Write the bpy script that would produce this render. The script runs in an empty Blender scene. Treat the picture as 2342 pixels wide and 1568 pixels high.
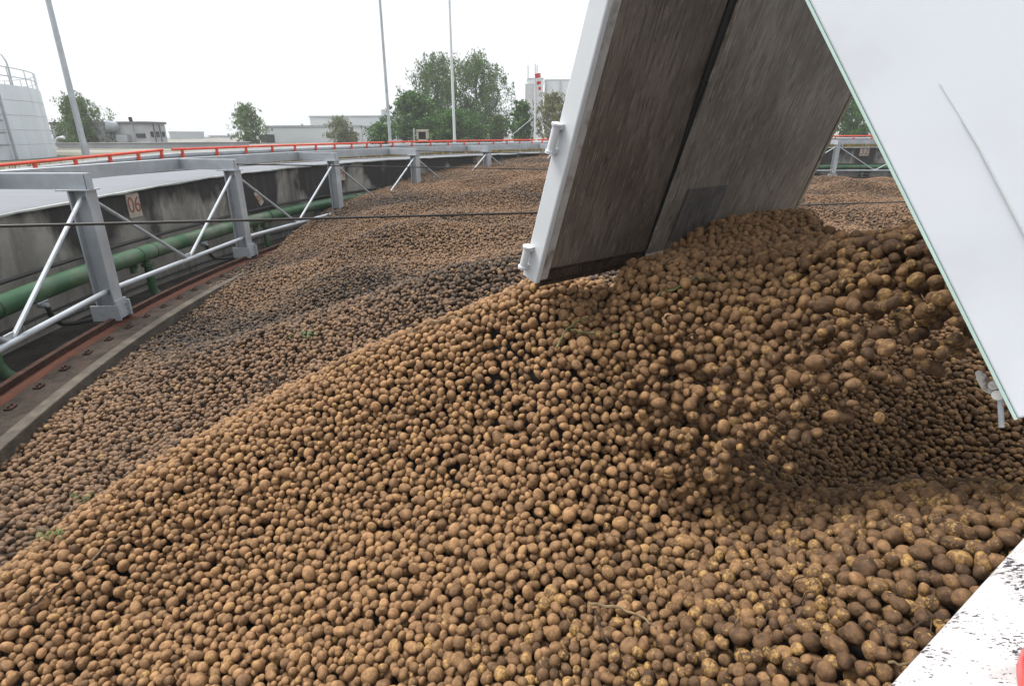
import bpy, math, random
import numpy as np
from mathutils import Vector, Matrix, Quaternion
random.seed(7); RNG = np.random.default_rng(11)
scene = bpy.context.scene
COL = scene.collection
R_ = math.radians

# ------------------------------------------------------------------ camera
FPX, PITCH, ROLL = 573.954, .349072, -.0066273
CX, CY, RR, PH, DL = 16.1503, 9.16994, 21.467, 3.2331, .18660      # circular store: centre, post radius
KPX = 1024/2342
cF = np.array([0, math.cos(PITCH), -math.sin(PITCH)])
_r = np.array([1., 0, 0]); _u = np.array([0, math.sin(PITCH), math.cos(PITCH)])
cR = math.cos(ROLL)*_r+math.sin(ROLL)*_u
cU = -math.sin(ROLL)*_r+math.cos(ROLL)*_u
cam = bpy.data.cameras.new('camera'); cam_o = bpy.data.objects.new('camera', cam); COL.objects.link(cam_o)
cam.sensor_width = 36; cam.lens = FPX/1024*36; cam.clip_end = 3000; cam.clip_start = .05
M = Matrix(((cR[0], cU[0], -cF[0], 0), (cR[1], cU[1], -cF[1], 0), (cR[2], cU[2], -cF[2], 0), (0, 0, 0, 1)))
cam_o.matrix_world = M
scene.camera = cam_o

def ray(x, y):
    d = (x*KPX-512)*cR-(y*KPX-342.5)*cU+FPX*cF
    return d/d[1]
def at(x, y, rng):                       # image pixel turned into a point at an estimated range from the camera
    d = ray(x, y); return d*(rng/np.linalg.norm(d))
def aty(x, y, Y): return ray(x, y)*Y
def ring(x, y, rad):
    d = ray(x, y); a = d[0]**2+1; b = -2*(CX*d[0]+CY); c = CX**2+CY**2-rad**2
    return d*((-b+math.sqrt(b*b-4*a*c))/(2*a))
def azi(P): return math.degrees(math.atan2(P[1]-CY, P[0]-CX)) % 360
def pol(deg, w, z):
    a = R_(deg); return np.array([CX+(RR+w)*math.cos(a), CY+(RR+w)*math.sin(a), z])
def proj(P):
    P = np.atleast_2d(P); d = P@cF
    return np.stack([512+FPX*(P@cR)/d, 342.5-FPX*(P@cU)/d], -1)/KPX
def interp(xs, ys):
    o = np.argsort(xs); xs = np.array(xs)[o]; ys = np.array(ys)[o]
    return lambda t: np.interp(t, xs, ys)

# ------------------------------------------------------------------ mesh helpers
class MB:
    def __init__(s): s.v = []; s.f = []; s.m = []; s.cur = 0
    def add(s, vs, fs):
        n = len(s.v); s.v += [tuple(map(float, p)) for p in vs]
        s.f += [tuple(i+n for i in f) for f in fs]; s.m += [s.cur]*len(fs)
    def box(s, c, a, b, d):              # centre and three half-axes
        c, a, b, d = map(np.asarray, (c, a, b, d))
        vs = [c+i*a+j*b+k*d for i in (-1, 1) for j in (-1, 1) for k in (-1, 1)]
        s.add(vs, [(0, 1, 3, 2), (4, 6, 7, 5), (0, 4, 5, 1), (2, 3, 7, 6), (0, 2, 6, 4), (1, 5, 7, 3)])
    def abox(s, x0, x1, y0, y1, z0, z1):
        s.box(((x0+x1)/2, (y0+y1)/2, (z0+z1)/2), ((x1-x0)/2, 0, 0), (0, (y1-y0)/2, 0), (0, 0, (z1-z0)/2))
    def bar(s, p, q, w, h, up=(0, 0, 1)):
        p, q = np.asarray(p, float), np.asarray(q, float); t = (q-p); L = np.linalg.norm(t); t = t/L
        up = np.asarray(up, float); sd = np.cross(t, up); sd /= np.linalg.norm(sd); u = np.cross(sd, t)
        s.box((p+q)/2, t*L/2, sd*w/2, u*h/2)
    def tube(s, pts, r, n=8, caps=True):
        pts = [np.asarray(p, float) for p in pts]; N = len(pts)
        rs = r if hasattr(r, '__len__') else [r]*N
        vs = []; ref = None
        for i in range(N):
            t = pts[min(i+1, N-1)]-pts[max(i-1, 0)]; t = t/(np.linalg.norm(t)+1e-12)
            if ref is None:
                ref = np.cross(t, (0, 0, 1.)) if abs(t[2]) < .9 else np.cross(t, (1., 0, 0))
            a = ref-t*(ref@t); a /= np.linalg.norm(a); ref = a; b = np.cross(t, a)
            for k in range(n):
                an = 2*math.pi*k/n; vs.append(pts[i]+rs[i]*(math.cos(an)*a+math.sin(an)*b))
        fs = [(i*n+k, i*n+(k+1) % n, (i+1)*n+(k+1) % n, (i+1)*n+k) for i in range(N-1) for k in range(n)]
        if caps: fs += [tuple(range(n-1, -1, -1)), tuple(range((N-1)*n, N*n))]
        s.add(vs, fs)
    def sweep(s, path, prof, closed=False):   # path: frames (origin, side, up); prof: 2D pts (closed loop)
        n = len(prof); vs = []
        for o, a, b in path: vs += [o+p[0]*a+p[1]*b for p in prof]
        N = len(path)
        fs = [(i*n+k, (i+1)*n+k, (i+1)*n+(k+1) % n, i*n+(k+1) % n) for i in range(N-1) for k in range(n)]
        fs += [tuple(range(n)), tuple(range((N-1)*n+n-1, (N-1)*n-1, -1))]
        s.add(vs, fs)
    def build(s, name, mats, parent=None, smooth=False, bevel=0):
        me = bpy.data.meshes.new(name); me.from_pydata(s.v, [], s.f)
        for m in (mats if isinstance(mats, (list, tuple)) else [mats]): me.materials.append(m)
        if any(s.m): me.polygons.foreach_set('material_index', s.m)
        if smooth: 
            me.polygons.foreach_set('use_smooth', [True]*len(me.polygons))
            try: me.set_sharp_from_angle(angle=R_(40))
            except Exception: pass
        me.update()
        o = bpy.data.objects.new(name, me); COL.objects.link(o)
        if bevel:
            bv = o.modifiers.new('bevel', 'BEVEL'); bv.width = bevel; bv.segments = 2; bv.limit_method = 'ANGLE'
        if parent is not None:
            o.parent = parent
            o.matrix_parent_inverse = Matrix.Translation(parent.location).inverted() if parent.type == 'EMPTY' else Matrix()
        return o
def tag(o, label=None, cat=None, group=None, kind=None):
    if label: o['label'] = label
    if cat: o['category'] = cat
    if group: o['group'] = group
    if kind: o['kind'] = kind
    return o
def thing(name, loc, label, cat, group=None):
    o = bpy.data.objects.new(name, None); COL.objects.link(o); o.location = tuple(map(float, loc)); o.empty_display_size = .2
    return tag(o, label, cat, group)
def sub(mb, name, mat, parent, **k):         # a sub-part: parent is a mesh part sitting at its thing's frame
    o = mb.build(name, mat, None, **k); o.parent = parent; o.matrix_parent_inverse = Matrix()
    # parts keep world-space vertices; their parent inverse already cancels the empty's offset
    return o
def text_mesh(txt, size):
    cu = bpy.data.curves.new('digits', 'FONT'); cu.body = txt; cu.size = size; cu.align_x = 'CENTER'; cu.align_y = 'CENTER'; cu.extrude = .002
    o = bpy.data.objects.new('digits', cu); COL.objects.link(o)
    dg = bpy.context.evaluated_depsgraph_get(); me = bpy.data.meshes.new_from_object(o.evaluated_get(dg))
    bpy.data.objects.remove(o); return me

# ------------------------------------------------------------------ materials
def mat(name, base, rough=.6, metal=0, var=.25, scale=3., dark=None, spec=.5, bump=0, bscale=60., stretch=(1, 1, 1), lo=.4, hi=.65, obj=False, detail=5):
    m = bpy.data.materials.new(name); m.use_nodes = True; nt = m.node_tree; N = nt.nodes; L = nt.links
    b = N['Principled BSDF']; b.inputs['Roughness'].default_value = rough; b.inputs['Metallic'].default_value = metal
    b.inputs['Specular IOR Level'].default_value = spec
    if obj: tc = N.new('ShaderNodeTexCoord'); src = tc.outputs['Object']
    else: tc = N.new('ShaderNodeNewGeometry'); src = tc.outputs['Position']
    mp = N.new('ShaderNodeMapping'); mp.inputs['Scale'].default_value = stretch; L.new(src, mp.inputs['Vector'])
    n = N.new('ShaderNodeTexNoise'); n.inputs['Scale'].default_value = scale; n.inputs['Detail'].default_value = detail; n.inputs['Roughness'].default_value = .62
    L.new(mp.outputs[0], n.inputs['Vector'])
    r = N.new('ShaderNodeValToRGB'); r.color_ramp.elements[0].position = lo; r.color_ramp.elements[1].position = hi
    d = dark if dark else tuple(c*(1-var) for c in base)
    r.color_ramp.elements[0].color = (*d, 1); r.color_ramp.elements[1].color = (*base, 1)
    L.new(n.outputs['Fac'], r.inputs['Fac']); L.new(r.outputs['Color'], b.inputs['Base Color'])
    if bump:
        n2 = N.new('ShaderNodeTexNoise'); n2.inputs['Scale'].default_value = bscale; n2.inputs['Detail'].default_value = 4; L.new(mp.outputs[0], n2.inputs['Vector'])
        bp = N.new('ShaderNodeBump'); bp.inputs['Strength'].default_value = bump; bp.inputs['Distance'].default_value = .02
        L.new(n2.outputs['Fac'], bp.inputs['Height']); L.new(bp.outputs[0], b.inputs['Normal'])
    m['_ramp'] = r.name
    return m
def layer(m, color, scale, lo, hi, stretch=(1, 1, 1), detail=5, fac=1.0, seed=0.):
    """a further stain layer over the base colour of m"""
    nt = m.node_tree; N = nt.nodes; L = nt.links; b = N['Principled BSDF']
    src = b.inputs['Base Color'].links[0].from_socket
    tc = N.new('ShaderNodeNewGeometry'); mp = N.new('ShaderNodeMapping'); mp.inputs['Scale'].default_value = stretch
    mp.inputs['Location'].default_value = (seed, seed*1.7, 0)
    L.new(tc.outputs['Position'], mp.inputs['Vector'])
    n = N.new('ShaderNodeTexNoise'); n.inputs['Scale'].default_value = scale; n.inputs['Detail'].default_value = detail; n.inputs['Roughness'].default_value = .6
    L.new(mp.outputs[0], n.inputs['Vector'])
    mr = N.new('ShaderNodeMapRange'); mr.inputs['From Min'].default_value = lo; mr.inputs['From Max'].default_value = hi; mr.inputs['To Max'].default_value = fac
    L.new(n.outputs['Fac'], mr.inputs['Value'])
    mx = N.new('ShaderNodeMixRGB'); L.new(mr.outputs[0], mx.inputs['Fac']); L.new(src, mx.inputs['Color1']); mx.inputs['Color2'].default_value = (*color, 1)
    L.new(mx.outputs[0], b.inputs['Base Color']); return m

M_galv = layer(mat('galvanised_steel', (.43, .46, .49), .45, .35, .2, 2.5), (.16, .16, .16), 5, .6, .75, (1, 1, .25), fac=.5)
M_galv_l = layer(mat('pale_galvanised', (.40, .43, .46), .5, .2, .15, 3), (.2, .2, .2), 9, .58, .75, fac=.6)
M_white = mat('white_paint', (.58, .605, .63), .3, 0, .05, 2, spec=.5)
M_truck = layer(mat('glossy_white_paint', (.655, .685, .735), .10, 0, .03, 1.5), (.45, .42, .38), 38, .73, .78, (1, 1, 1), fac=.6)
def wavy(m, sc, st):
    N = m.node_tree.nodes; L = m.node_tree.links; g = N.new('ShaderNodeNewGeometry'); n = N.new('ShaderNodeTexNoise'); n.inputs['Scale'].default_value = sc; n.inputs['Detail'].default_value = 1
    L.new(g.outputs['Position'], n.inputs['Vector']); b = N.new('ShaderNodeBump'); b.inputs['Strength'].default_value = st; b.inputs['Distance'].default_value = .05
    L.new(n.outputs['Fac'], b.inputs['Height']); L.new(b.outputs[0], N['Principled BSDF'].inputs['Normal'])
wavy(M_truck, 1.6, .5)
layer(M_truck, (.40, .38, .36), 2.2, .55, .8, (.6, .6, 1), fac=.35)
M_mint = mat('mint_edge_trim', (.50, .66, .60), .35, 0, .1, 4)
M_orange = mat('orange_paint', (.68, .058, .02), .42, 0, .25, 4)
M_green = layer(mat('green_pipe_paint', (.020, .098, .032), .4, 0, .3, 2.5), (.16, .155, .12), 2.2, .46, .66, fac=.6)
M_black = mat('black_rubber', (.012, .012, .012), .6)
M_cable = mat('black_cable', (.02, .018, .016), .55)
M_rust = mat('rusty_rail', (.085, .026, .013), .75, 0, .6, 9, dark=(.05, .022, .015), bump=.4)
M_rustd = mat('dark_rusty_steel', (.06, .03, .022), .8, 0, .5, 9, bump=.3)
M_kerb = layer(mat('kerb_concrete', (.11, .095, .08), .95, 0, .4, 5, bump=.5, bscale=40), (.07, .06, .05), 4, .5, .68, fac=.8)
M_bedc = layer(mat('dusty_rail_bed', (.055, .044, .036), .95, 0, .5, 6, bump=.6, bscale=50), (.05, .035, .028), 5, .5, .65)
M_floor = layer(mat('wet_dark_floor', (.055, .05, .045), .55, 0, .5, 3, bump=.4, bscale=30), (.11, .10, .09), 2, .55, .7)
for m_ in (M_rust, M_rustd, M_kerb, M_bedc, M_floor): m_.node_tree.nodes['Principled BSDF'].inputs['Specular IOR Level'].default_value = .12
M_apron = layer(mat('pale_apron', (.150, .160, .182), .85, 0, .12, 1.2, stretch=(.35, 2.5, 1)), (.115, .12, .135), 1.6, .5, .75, (.4, 2, 1), fac=.6)
M_lip = mat('pale_lip', (.42, .45, .43), .5, 0, .25, 6)
M_sign = layer(mat('sign_plate', (.40, .35, .29), .7, 0, .2, 9), (.25, .2, .16), 7, .58, .7, fac=.6)
M_digit = mat('red_digit_paint', (.27, .075, .05), .7, 0, .3, 30)
M_conc = mat('distant_concrete', (.46, .46, .47), .9, 0, .25, .5)
M_concd = mat('dark_concrete', (.19, .19, .20), .9, 0, .3, .5)
M_hall = mat('white_cladding', (.60, .625, .64), .6, 0, .06, .3, stretch=(1, 1, 4))
M_hallg = mat('grey_trim', (.40, .43, .45), .6)
M_glass = mat('dark_window', (.03, .035, .04), .2)
M_tank = layer(mat('tank_white', (.66, .71, .75), .5, 0, .12, .6, stretch=(1, 1, .3)), (.42, .46, .49), 1.1, .56, .75, (2, 2, .12), fac=.6)
M_bark = mat('bark', (.10, .08, .06), .9, 0, .4, 4)
M_birchbark = mat('birch_bark', (.45, .43, .40), .8, 0, .8, 3, stretch=(1, 1, 4))
M_red = mat('red_plastic', (.6, .03, .03), .25)
M_beige = mat('beige_casing', (.42, .38, .30), .7, 0, .3, 6)
M_steel_dirty = layer(mat('dirty_lock_steel', (.42, .41, .39), .4, .4, .3, 12), (.10, .07, .05), 22, .5, .62, fac=.9)

def wall_mat():
    m = mat('stained_concrete_wall', (.28, .265, .235), .9, 0, .35, 1.6, bump=.35, bscale=25)
    nt = m.node_tree; N = nt.nodes; L = nt.links; b = N['Principled BSDF']; src = b.inputs['Base Color'].links[0].from_socket
    at_ = N.new('ShaderNodeAttribute'); at_.attribute_name = 'uvw'           # (arc length, height under the coping)
    # big black run-down stains: wide at the coping, ragged tongues going down
    sep = N.new('ShaderNodeSeparateXYZ'); L.new(at_.outputs['Vector'], sep.inputs[0])
    cmb = N.new('ShaderNodeCombineXYZ'); L.new(sep.outputs['X'], cmb.inputs['X'])
    sc = N.new('ShaderNodeMath'); sc.operation = 'MULTIPLY'; sc.inputs[1].default_value = .55; L.new(sep.outputs['Y'], sc.inputs[0]); L.new(sc.outputs[0], cmb.inputs['Y'])
    n = N.new('ShaderNodeTexNoise'); n.inputs['Scale'].default_value = .75; n.inputs['Detail'].default_value = 4; n.inputs['Roughness'].default_value = .5; n.inputs['Distortion'].default_value = .4; L.new(cmb.outputs[0], n.inputs['Vector'])
    dn = N.new('ShaderNodeMath'); dn.operation = 'MULTIPLY_ADD'; dn.inputs[1].default_value = -.11; L.new(sep.outputs['Y'], dn.inputs[0]); L.new(n.outputs['Fac'], dn.inputs[2])
    mr = N.new('ShaderNodeMapRange'); mr.inputs['From Min'].default_value = .36; mr.inputs['From Max'].default_value = .43; L.new(dn.outputs[0], mr.inputs['Value'])
    mx = N.new('ShaderNodeMixRGB'); mx.inputs['Color2'].default_value = (.022, .02, .019, 1); L.new(mr.outputs[0], mx.inputs['Fac']); L.new(src, mx.inputs['Color1'])
    # thin vertical streaks
    n2 = N.new('ShaderNodeTexNoise'); n2.inputs['Scale'].default_value = 6; n2.inputs['Detail'].default_value = 4
    c2 = N.new('ShaderNodeCombineXYZ'); L.new(sep.outputs['X'], c2.inputs['X']); s2 = N.new('ShaderNodeMath'); s2.operation = 'MULTIPLY'; s2.inputs[1].default_value = .12
    L.new(sep.outputs['Y'], s2.inputs[0]); L.new(s2.outputs[0], c2.inputs['Y']); L.new(c2.outputs[0], n2.inputs['Vector'])
    m2 = N.new('ShaderNodeMapRange'); m2.inputs['From Min'].default_value = .52; m2.inputs['From Max'].default_value = .72; m2.inputs['To Max'].default_value = .65; L.new(n2.outputs['Fac'], m2.inputs['Value'])
    mx2 = N.new('ShaderNodeMixRGB'); mx2.inputs['Color2'].default_value = (.06, .052, .045, 1); L.new(m2.outputs[0], mx2.inputs['Fac']); L.new(mx.outputs[0], mx2.inputs['Color1'])
    L.new(mx2.outputs[0], b.inputs['Base Color']); return m
M_wall = wall_mat()

def gate_mat(name, base, dirt, amt):
    """worn steel lining: fine scratches along the leaf, chips, mud towards no particular light"""
    m = bpy.data.materials.new(name); m.use_nodes = True; nt = m.node_tree; N = nt.nodes; L = nt.links; b = N['Principled BSDF']
    b.inputs['Roughness'].default_value = .52; b.inputs['Metallic'].default_value = .15
    at_ = N.new('ShaderNodeAttribute'); at_.attribute_name = 'uvw'
    def noise(sx, sy, sc, det, lo, hi, top=1.):
        mp = N.new('ShaderNodeMapping'); mp.inputs['Scale'].default_value = (sx, sy, 1); L.new(at_.outputs['Vector'], mp.inputs['Vector'])
        mp.inputs['Rotation'].default_value = (0, 0, R_(-4))
        n = N.new('ShaderNodeTexNoise'); n.inputs['Scale'].default_value = sc; n.inputs['Detail'].default_value = det; n.inputs['Roughness'].default_value = .65; L.new(mp.outputs[0], n.inputs['Vector'])
        r = N.new('ShaderNodeMapRange'); r.inputs['From Min'].default_value = lo; r.inputs['From Max'].default_value = hi; r.inputs['To Max'].default_value = top; L.new(n.outputs['Fac'], r.inputs['Value'])
        return r.outputs[0], n.outputs['Fac']
    cur = None
    def mix(col, f):
        nonlocal cur
        mx = N.new('ShaderNodeMixRGB'); L.new(f, mx.inputs['Fac'])
        if cur is None: mx.inputs['Color1'].default_value = (*base, 1)
        else: L.new(cur, mx.inputs['Color1'])
        mx.inputs['Color2'].default_value = (*col, 1); cur = mx.outputs[0]
    f, _ = noise(1, .8, 2.2, 5, .38, .68, amt); mix(dirt, f)
    f, h1 = noise(48, 4.5, 1.0, 6, .50, .59, .85); mix(tuple(c*.38 for c in base), f)
    f, _ = noise(70, 7, 1.3, 4, .56, .645, .6); mix(tuple(min(1, c*1.8) for c in base), f)
    f, _ = noise(3.2, 2.2, 1.7, 6, .50, .62, .55); mix(tuple(c*.55 for c in base), f)
    f, _ = noise(30, 6, 1.1, 4, .66, .70, .9); mix((.012, .01, .009), f)
    f, _ = noise(9, 3, 1.1, 5, .62, .7, .6); mix((.20, .13, .08), f)
    L.new(cur, b.inputs['Base Color'])
    bp = N.new('ShaderNodeBump'); bp.inputs['Strength'].default_value = .35; bp.inputs['Distance'].default_value = .01; L.new(h1, bp.inputs['Height']); L.new(bp.outputs[0], b.inputs['Normal'])
    return m
M_gateL = gate_mat('muddy_steel_lining', (.215, .182, .152), (.078, .057, .042), .95)
M_gateR = gate_mat('scratched_steel_lining', (.36, .322, .278), (.15, .116, .088), .8)
M_gatep = gate_mat('patch_plate_steel', (.20, .19, .18), (.10, .09, .08), .7)
M_mud = layer(mat('caked_mud', (.085, .055, .035), .9, 0, .6, 14, bump=.8, bscale=60), (.02, .015, .01), 9, .5, .6)
M_framey = layer(mat('dusty_frame', (.34, .30, .22), .7, 0, .25, 12), (.09, .07, .05), 18, .56, .66, fac=.8)
M_frameg = layer(mat('grey_inner_frame', (.46, .45, .43), .6, 0, .2, 8), (.16, .12, .09), 10, .48, .66, fac=.8)

def ledge_mat():
    m = mat('white_paint_spattered', (.52, .52, .53), .55, 0, .06, 6, bump=.1)
    N = m.node_tree.nodes; L = m.node_tree.links; b = N['Principled BSDF']
    layer(m, (.22, .20, .19), 5, .45, .7, (1, 3, 1), fac=.6)
    tc = N.new('ShaderNodeNewGeometry'); mp = N.new('ShaderNodeMapping'); mp.inputs['Rotation'].default_value = (0, 0, R_(-36)); mp.inputs['Scale'].default_value = (62, 170, 60)
    L.new(tc.outputs['Position'], mp.inputs['Vector'])
    n = N.new('ShaderNodeTexNoise'); n.inputs['Scale'].default_value = 1; n.inputs['Detail'].default_value = 4; n.inputs['Roughness'].default_value = .7; L.new(mp.outputs[0], n.inputs['Vector'])
    n3 = N.new('ShaderNodeTexNoise'); n3.inputs['Scale'].default_value = 7; n3.inputs['Detail'].default_value = 2; L.new(tc.outputs['Position'], n3.inputs['Vector'])
    ad = N.new('ShaderNodeMath'); ad.operation = 'MULTIPLY_ADD'; ad.inputs[1].default_value = .75; L.new(n3.outputs['Fac'], ad.inputs[0]); L.new(n.outputs['Fac'], ad.inputs[2])
    mr = N.new('ShaderNodeMapRange'); mr.inputs['From Min'].default_value = .955; mr.inputs['From Max'].default_value = .99; L.new(ad.outputs[0], mr.inputs['Value'])
    mx = N.new('ShaderNodeMixRGB'); mx.inputs['Color2'].default_value = (.035, .025, .03, 1); L.new(mr.outputs[0], mx.inputs['Fac']); L.new(b.inputs['Base Color'].links[0].from_socket, mx.inputs['Color1']); L.new(mx.outputs[0], b.inputs['Base Color'])
    return m
M_ledge = ledge_mat()

def potato_mat(name, single):
    m = bpy.data.materials.new(name); m.use_nodes = True; nt = m.node_tree; N = nt.nodes; L = nt.links; b = N['Principled BSDF']
    g = N.new('ShaderNodeNewGeometry'); pos = g.outputs['Position']
    def attr(n):
        a = N.new('ShaderNodeAttribute'); a.attribute_name = n; a.attribute_type = 'OBJECT' if single else 'GEOMETRY'; return a.outputs['Fac']
    tint, old, clean = attr('tint'), attr('old'), attr('clean')
    def noise(sc, det, ro=.6):
        n = N.new('ShaderNodeTexNoise'); n.inputs['Scale'].default_value = sc; n.inputs['Detail'].default_value = det; n.inputs['Roughness'].default_value = ro; L.new(pos, n.inputs['Vector']); return n.outputs['Fac']
    def math_(op, a, b_):
        x = N.new('ShaderNodeMath'); x.operation = op
        for i, q in enumerate((a, b_)):
            if isinstance(q, (int, float)): x.inputs[i].default_value = q
            else: L.new(q, x.inputs[i])
        return x.outputs[0]
    def mixc(f, a, b_):
        x = N.new('ShaderNodeMixRGB')
        if isinstance(f, (int, float)): x.inputs[0].default_value = f
        else: L.new(f, x.inputs[0])
        for i, q in ((1, a), (2, b_)):
            if isinstance(q, tuple): x.inputs[i].default_value = (*q, 1)
            else: L.new(q, x.inputs[i])
        return x.outputs[0]
    def ramp(v, lo, hi, top=1.):
        r = N.new('ShaderNodeMapRange'); r.inputs[1].default_value = lo; r.inputs[2].default_value = hi; r.inputs[4].default_value = top; L.new(v, r.inputs[0]); return r.outputs[0]
    soil = mixc(tint, C_SOIL0, C_SOIL1)
    soil = mixc(ramp(noise(48, 5), .42, .60), soil, mixc(tint, C_SOIL2, C_SOIL3))
    oldc = mixc(tint, C_OLD0, C_OLD1)
    oldc = mixc(ramp(noise(50, 3), .4, .7), oldc, mixc(tint, C_OLD2, C_OLD3))
    colr = mixc(old, soil, oldc)
    # bare skin where the soil has rubbed off
    pn = math_('ADD', noise(82, 5, .70), math_('MULTIPLY', clean, .20))
    mask = ramp(pn, .60, .69, .85)
    skin = mixc(ramp(noise(90, 3), .4, .65), C_SKIN0, C_SKIN1)
    colr = mixc(mask, colr, skin)
    speck = ramp(noise(160, 3, .7), .62, .72, .55)
    colr = mixc(speck, colr, (.03, .02, .014))
    L.new(colr, b.inputs['Base Color'])
    b.inputs['Specular IOR Level'].default_value = .35
    rr = N.new('ShaderNodeMapRange'); rr.inputs[3].default_value = .78; rr.inputs[4].default_value = .5; L.new(mask, rr.inputs[0]); L.new(rr.outputs[0], b.inputs['Roughness'])
    bp = N.new('ShaderNodeBump'); bp.inputs['Strength'].default_value = .5; bp.inputs['Distance'].default_value = .006
    L.new(noise(120, 5, .7), bp.inputs['Height']); L.new(bp.outputs[0], b.inputs['Normal'])
    return m
C_SOIL0, C_SOIL1, C_SOIL2, C_SOIL3 = (.076, .039, .018), (.315, .178, .082), (.032, .019, .011), (.20, .105, .046)
C_OLD0, C_OLD1, C_OLD2, C_OLD3 = (.044, .032, .024), (.205, .122, .070), (.026, .019, .015), (.13, .076, .042)
C_SKIN0, C_SKIN1 = (.27, .155, .042), (.38, .235, .078)
M_pot = potato_mat('potato_skin_heap', False)
M_pot1 = potato_mat('potato_skin', True)
M_bed = mat('heap_gap_shade', (.014, .009, .006), .95, 0, .5, 20)  # near-black so the gaps between potatoes look shaded

def leaf_mat(name, a, b_):
    m = bpy.data.materials.new(name); m.use_nodes = True; nt = m.node_tree; N = nt.nodes; L = nt.links; b = N['Principled BSDF']
    at_ = N.new('ShaderNodeAttribute'); at_.attribute_name = 'tint'
    mx = N.new('ShaderNodeMixRGB'); mx.inputs[1].default_value = (*a, 1); mx.inputs[2].default_value = (*b_, 1); L.new(at_.outputs['Fac'], mx.inputs[0])
    L.new(mx.outputs[0], b.inputs['Base Color']); b.inputs['Roughness'].default_value = .55; b.inputs['Specular IOR Level'].default_value = .3
    tr = N.new('ShaderNodeBsdfTranslucent'); L.new(mx.outputs[0], tr.inputs['Color'])
    ms = N.new('ShaderNodeMixShader'); ms.inputs[0].default_value = .3; L.new(b.outputs[0], ms.inputs[1]); L.new(tr.outputs[0], ms.inputs[2])
    L.new(ms.outputs[0], N['Material Output'].inputs['Surface']); return m
M_leaf = {'birch': leaf_mat('birch_leaves', (.032, .072, .018), (.11, .18, .05)), 'dark': leaf_mat('dark_leaves', (.022, .065, .010), (.08, .18, .03)),
          'fresh': leaf_mat('fresh_leaves', (.045, .09, .02), (.13, .20, .06)), 'yellow': leaf_mat('yellowing_leaves', (.07, .08, .025), (.20, .19, .07)),
          'pale': leaf_mat('pale_leaves', (.07, .09, .04), (.20, .21, .11))}
M_stem = mat('green_stem', (.13, .14, .04), .6, 0, .5, 20)
M_straw = mat('dry_straw', (.20, .14, .07), .8, 0, .5, 20)
M_root = mat('dark_root', (.05, .03, .018), .9, 0, .5, 20)
M_grass = leaf_mat('verge_grass', (.08, .09, .02), (.26, .17, .06))

def set_attr(o, name, vals):
    a = o.data.attributes.new(name, 'FLOAT', 'POINT'); a.data.foreach_set('value', np.asarray(vals, np.float32))
def set_vec(o, name, vals):
    a = o.data.attributes.new(name, 'FLOAT_VECTOR', 'POINT'); a.data.foreach_set('vector', np.asarray(vals, np.float32).ravel())

# ------------------------------------------------------------------ world and sun
SUN_EL, SUN_AZ = R_(63), R_(292)          # azimuth clockwise from +Y
w = bpy.data.worlds.new('World'); scene.world = w; w.use_nodes = True
N = w.node_tree.nodes; L = w.node_tree.links; bg = N['Background']
sk = N.new('ShaderNodeTexSky'); sk.sky_type = 'NISHITA'; sk.sun_disc = False; sk.sun_elevation = SUN_EL; sk.sun_rotation = SUN_AZ
sk.air_density = 1.; sk.dust_density = 6.; sk.ozone_density = 1.
hs = N.new('ShaderNodeHueSaturation'); hs.inputs['Saturation'].default_value = .25
L.new(sk.outputs[0], hs.inputs['Color'])
mx = N.new('ShaderNodeMixRGB'); mx.inputs[0].default_value = .75; mx.inputs[2].default_value = (12.2, 12.6, 13.2, 1)   # even cloud deck
tcw = N.new('ShaderNodeTexCoord'); sp = N.new('ShaderNodeSeparateXYZ'); L.new(tcw.outputs['Generated'], sp.inputs[0])
zr = N.new('ShaderNodeMapRange'); zr.inputs['From Min'].default_value = 0; zr.inputs['From Max'].default_value = 1; zr.inputs['To Min'].default_value = 8.6; zr.inputs['To Max'].default_value = 12.0; L.new(sp.outputs['Z'], zr.inputs['Value'])
cc = N.new('ShaderNodeVectorMath'); cc.operation = 'SCALE'; cc.inputs[0].default_value = (.965, 1., 1.045); L.new(zr.outputs[0], cc.inputs['Scale']); L.new(cc.outputs[0], mx.inputs[2])
L.new(hs.outputs[0], mx.inputs[1]); L.new(mx.outputs[0], bg.inputs['Color']); bg.inputs['Strength'].default_value = .075
sun = bpy.data.lights.new('sun', 'SUN'); sun.energy = 3.0; sun.angle = R_(32); sun.color = (1, .96, .9)
so = bpy.data.objects.new('sun', sun); COL.objects.link(so)
sd = Vector((math.sin(SUN_AZ)*math.cos(SUN_EL), math.cos(SUN_AZ)*math.cos(SUN_EL), math.sin(SUN_EL)))
so.rotation_euler = sd.to_track_quat('Z', 'Y').to_euler()
vs = scene.view_settings; vs.view_transform = 'Standard'; vs.look = 'None'; vs.gamma = 1; vs.exposure = 1.0
scene.cycles.diffuse_bounces = 1; scene.cycles.max_bounces = 6

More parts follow.
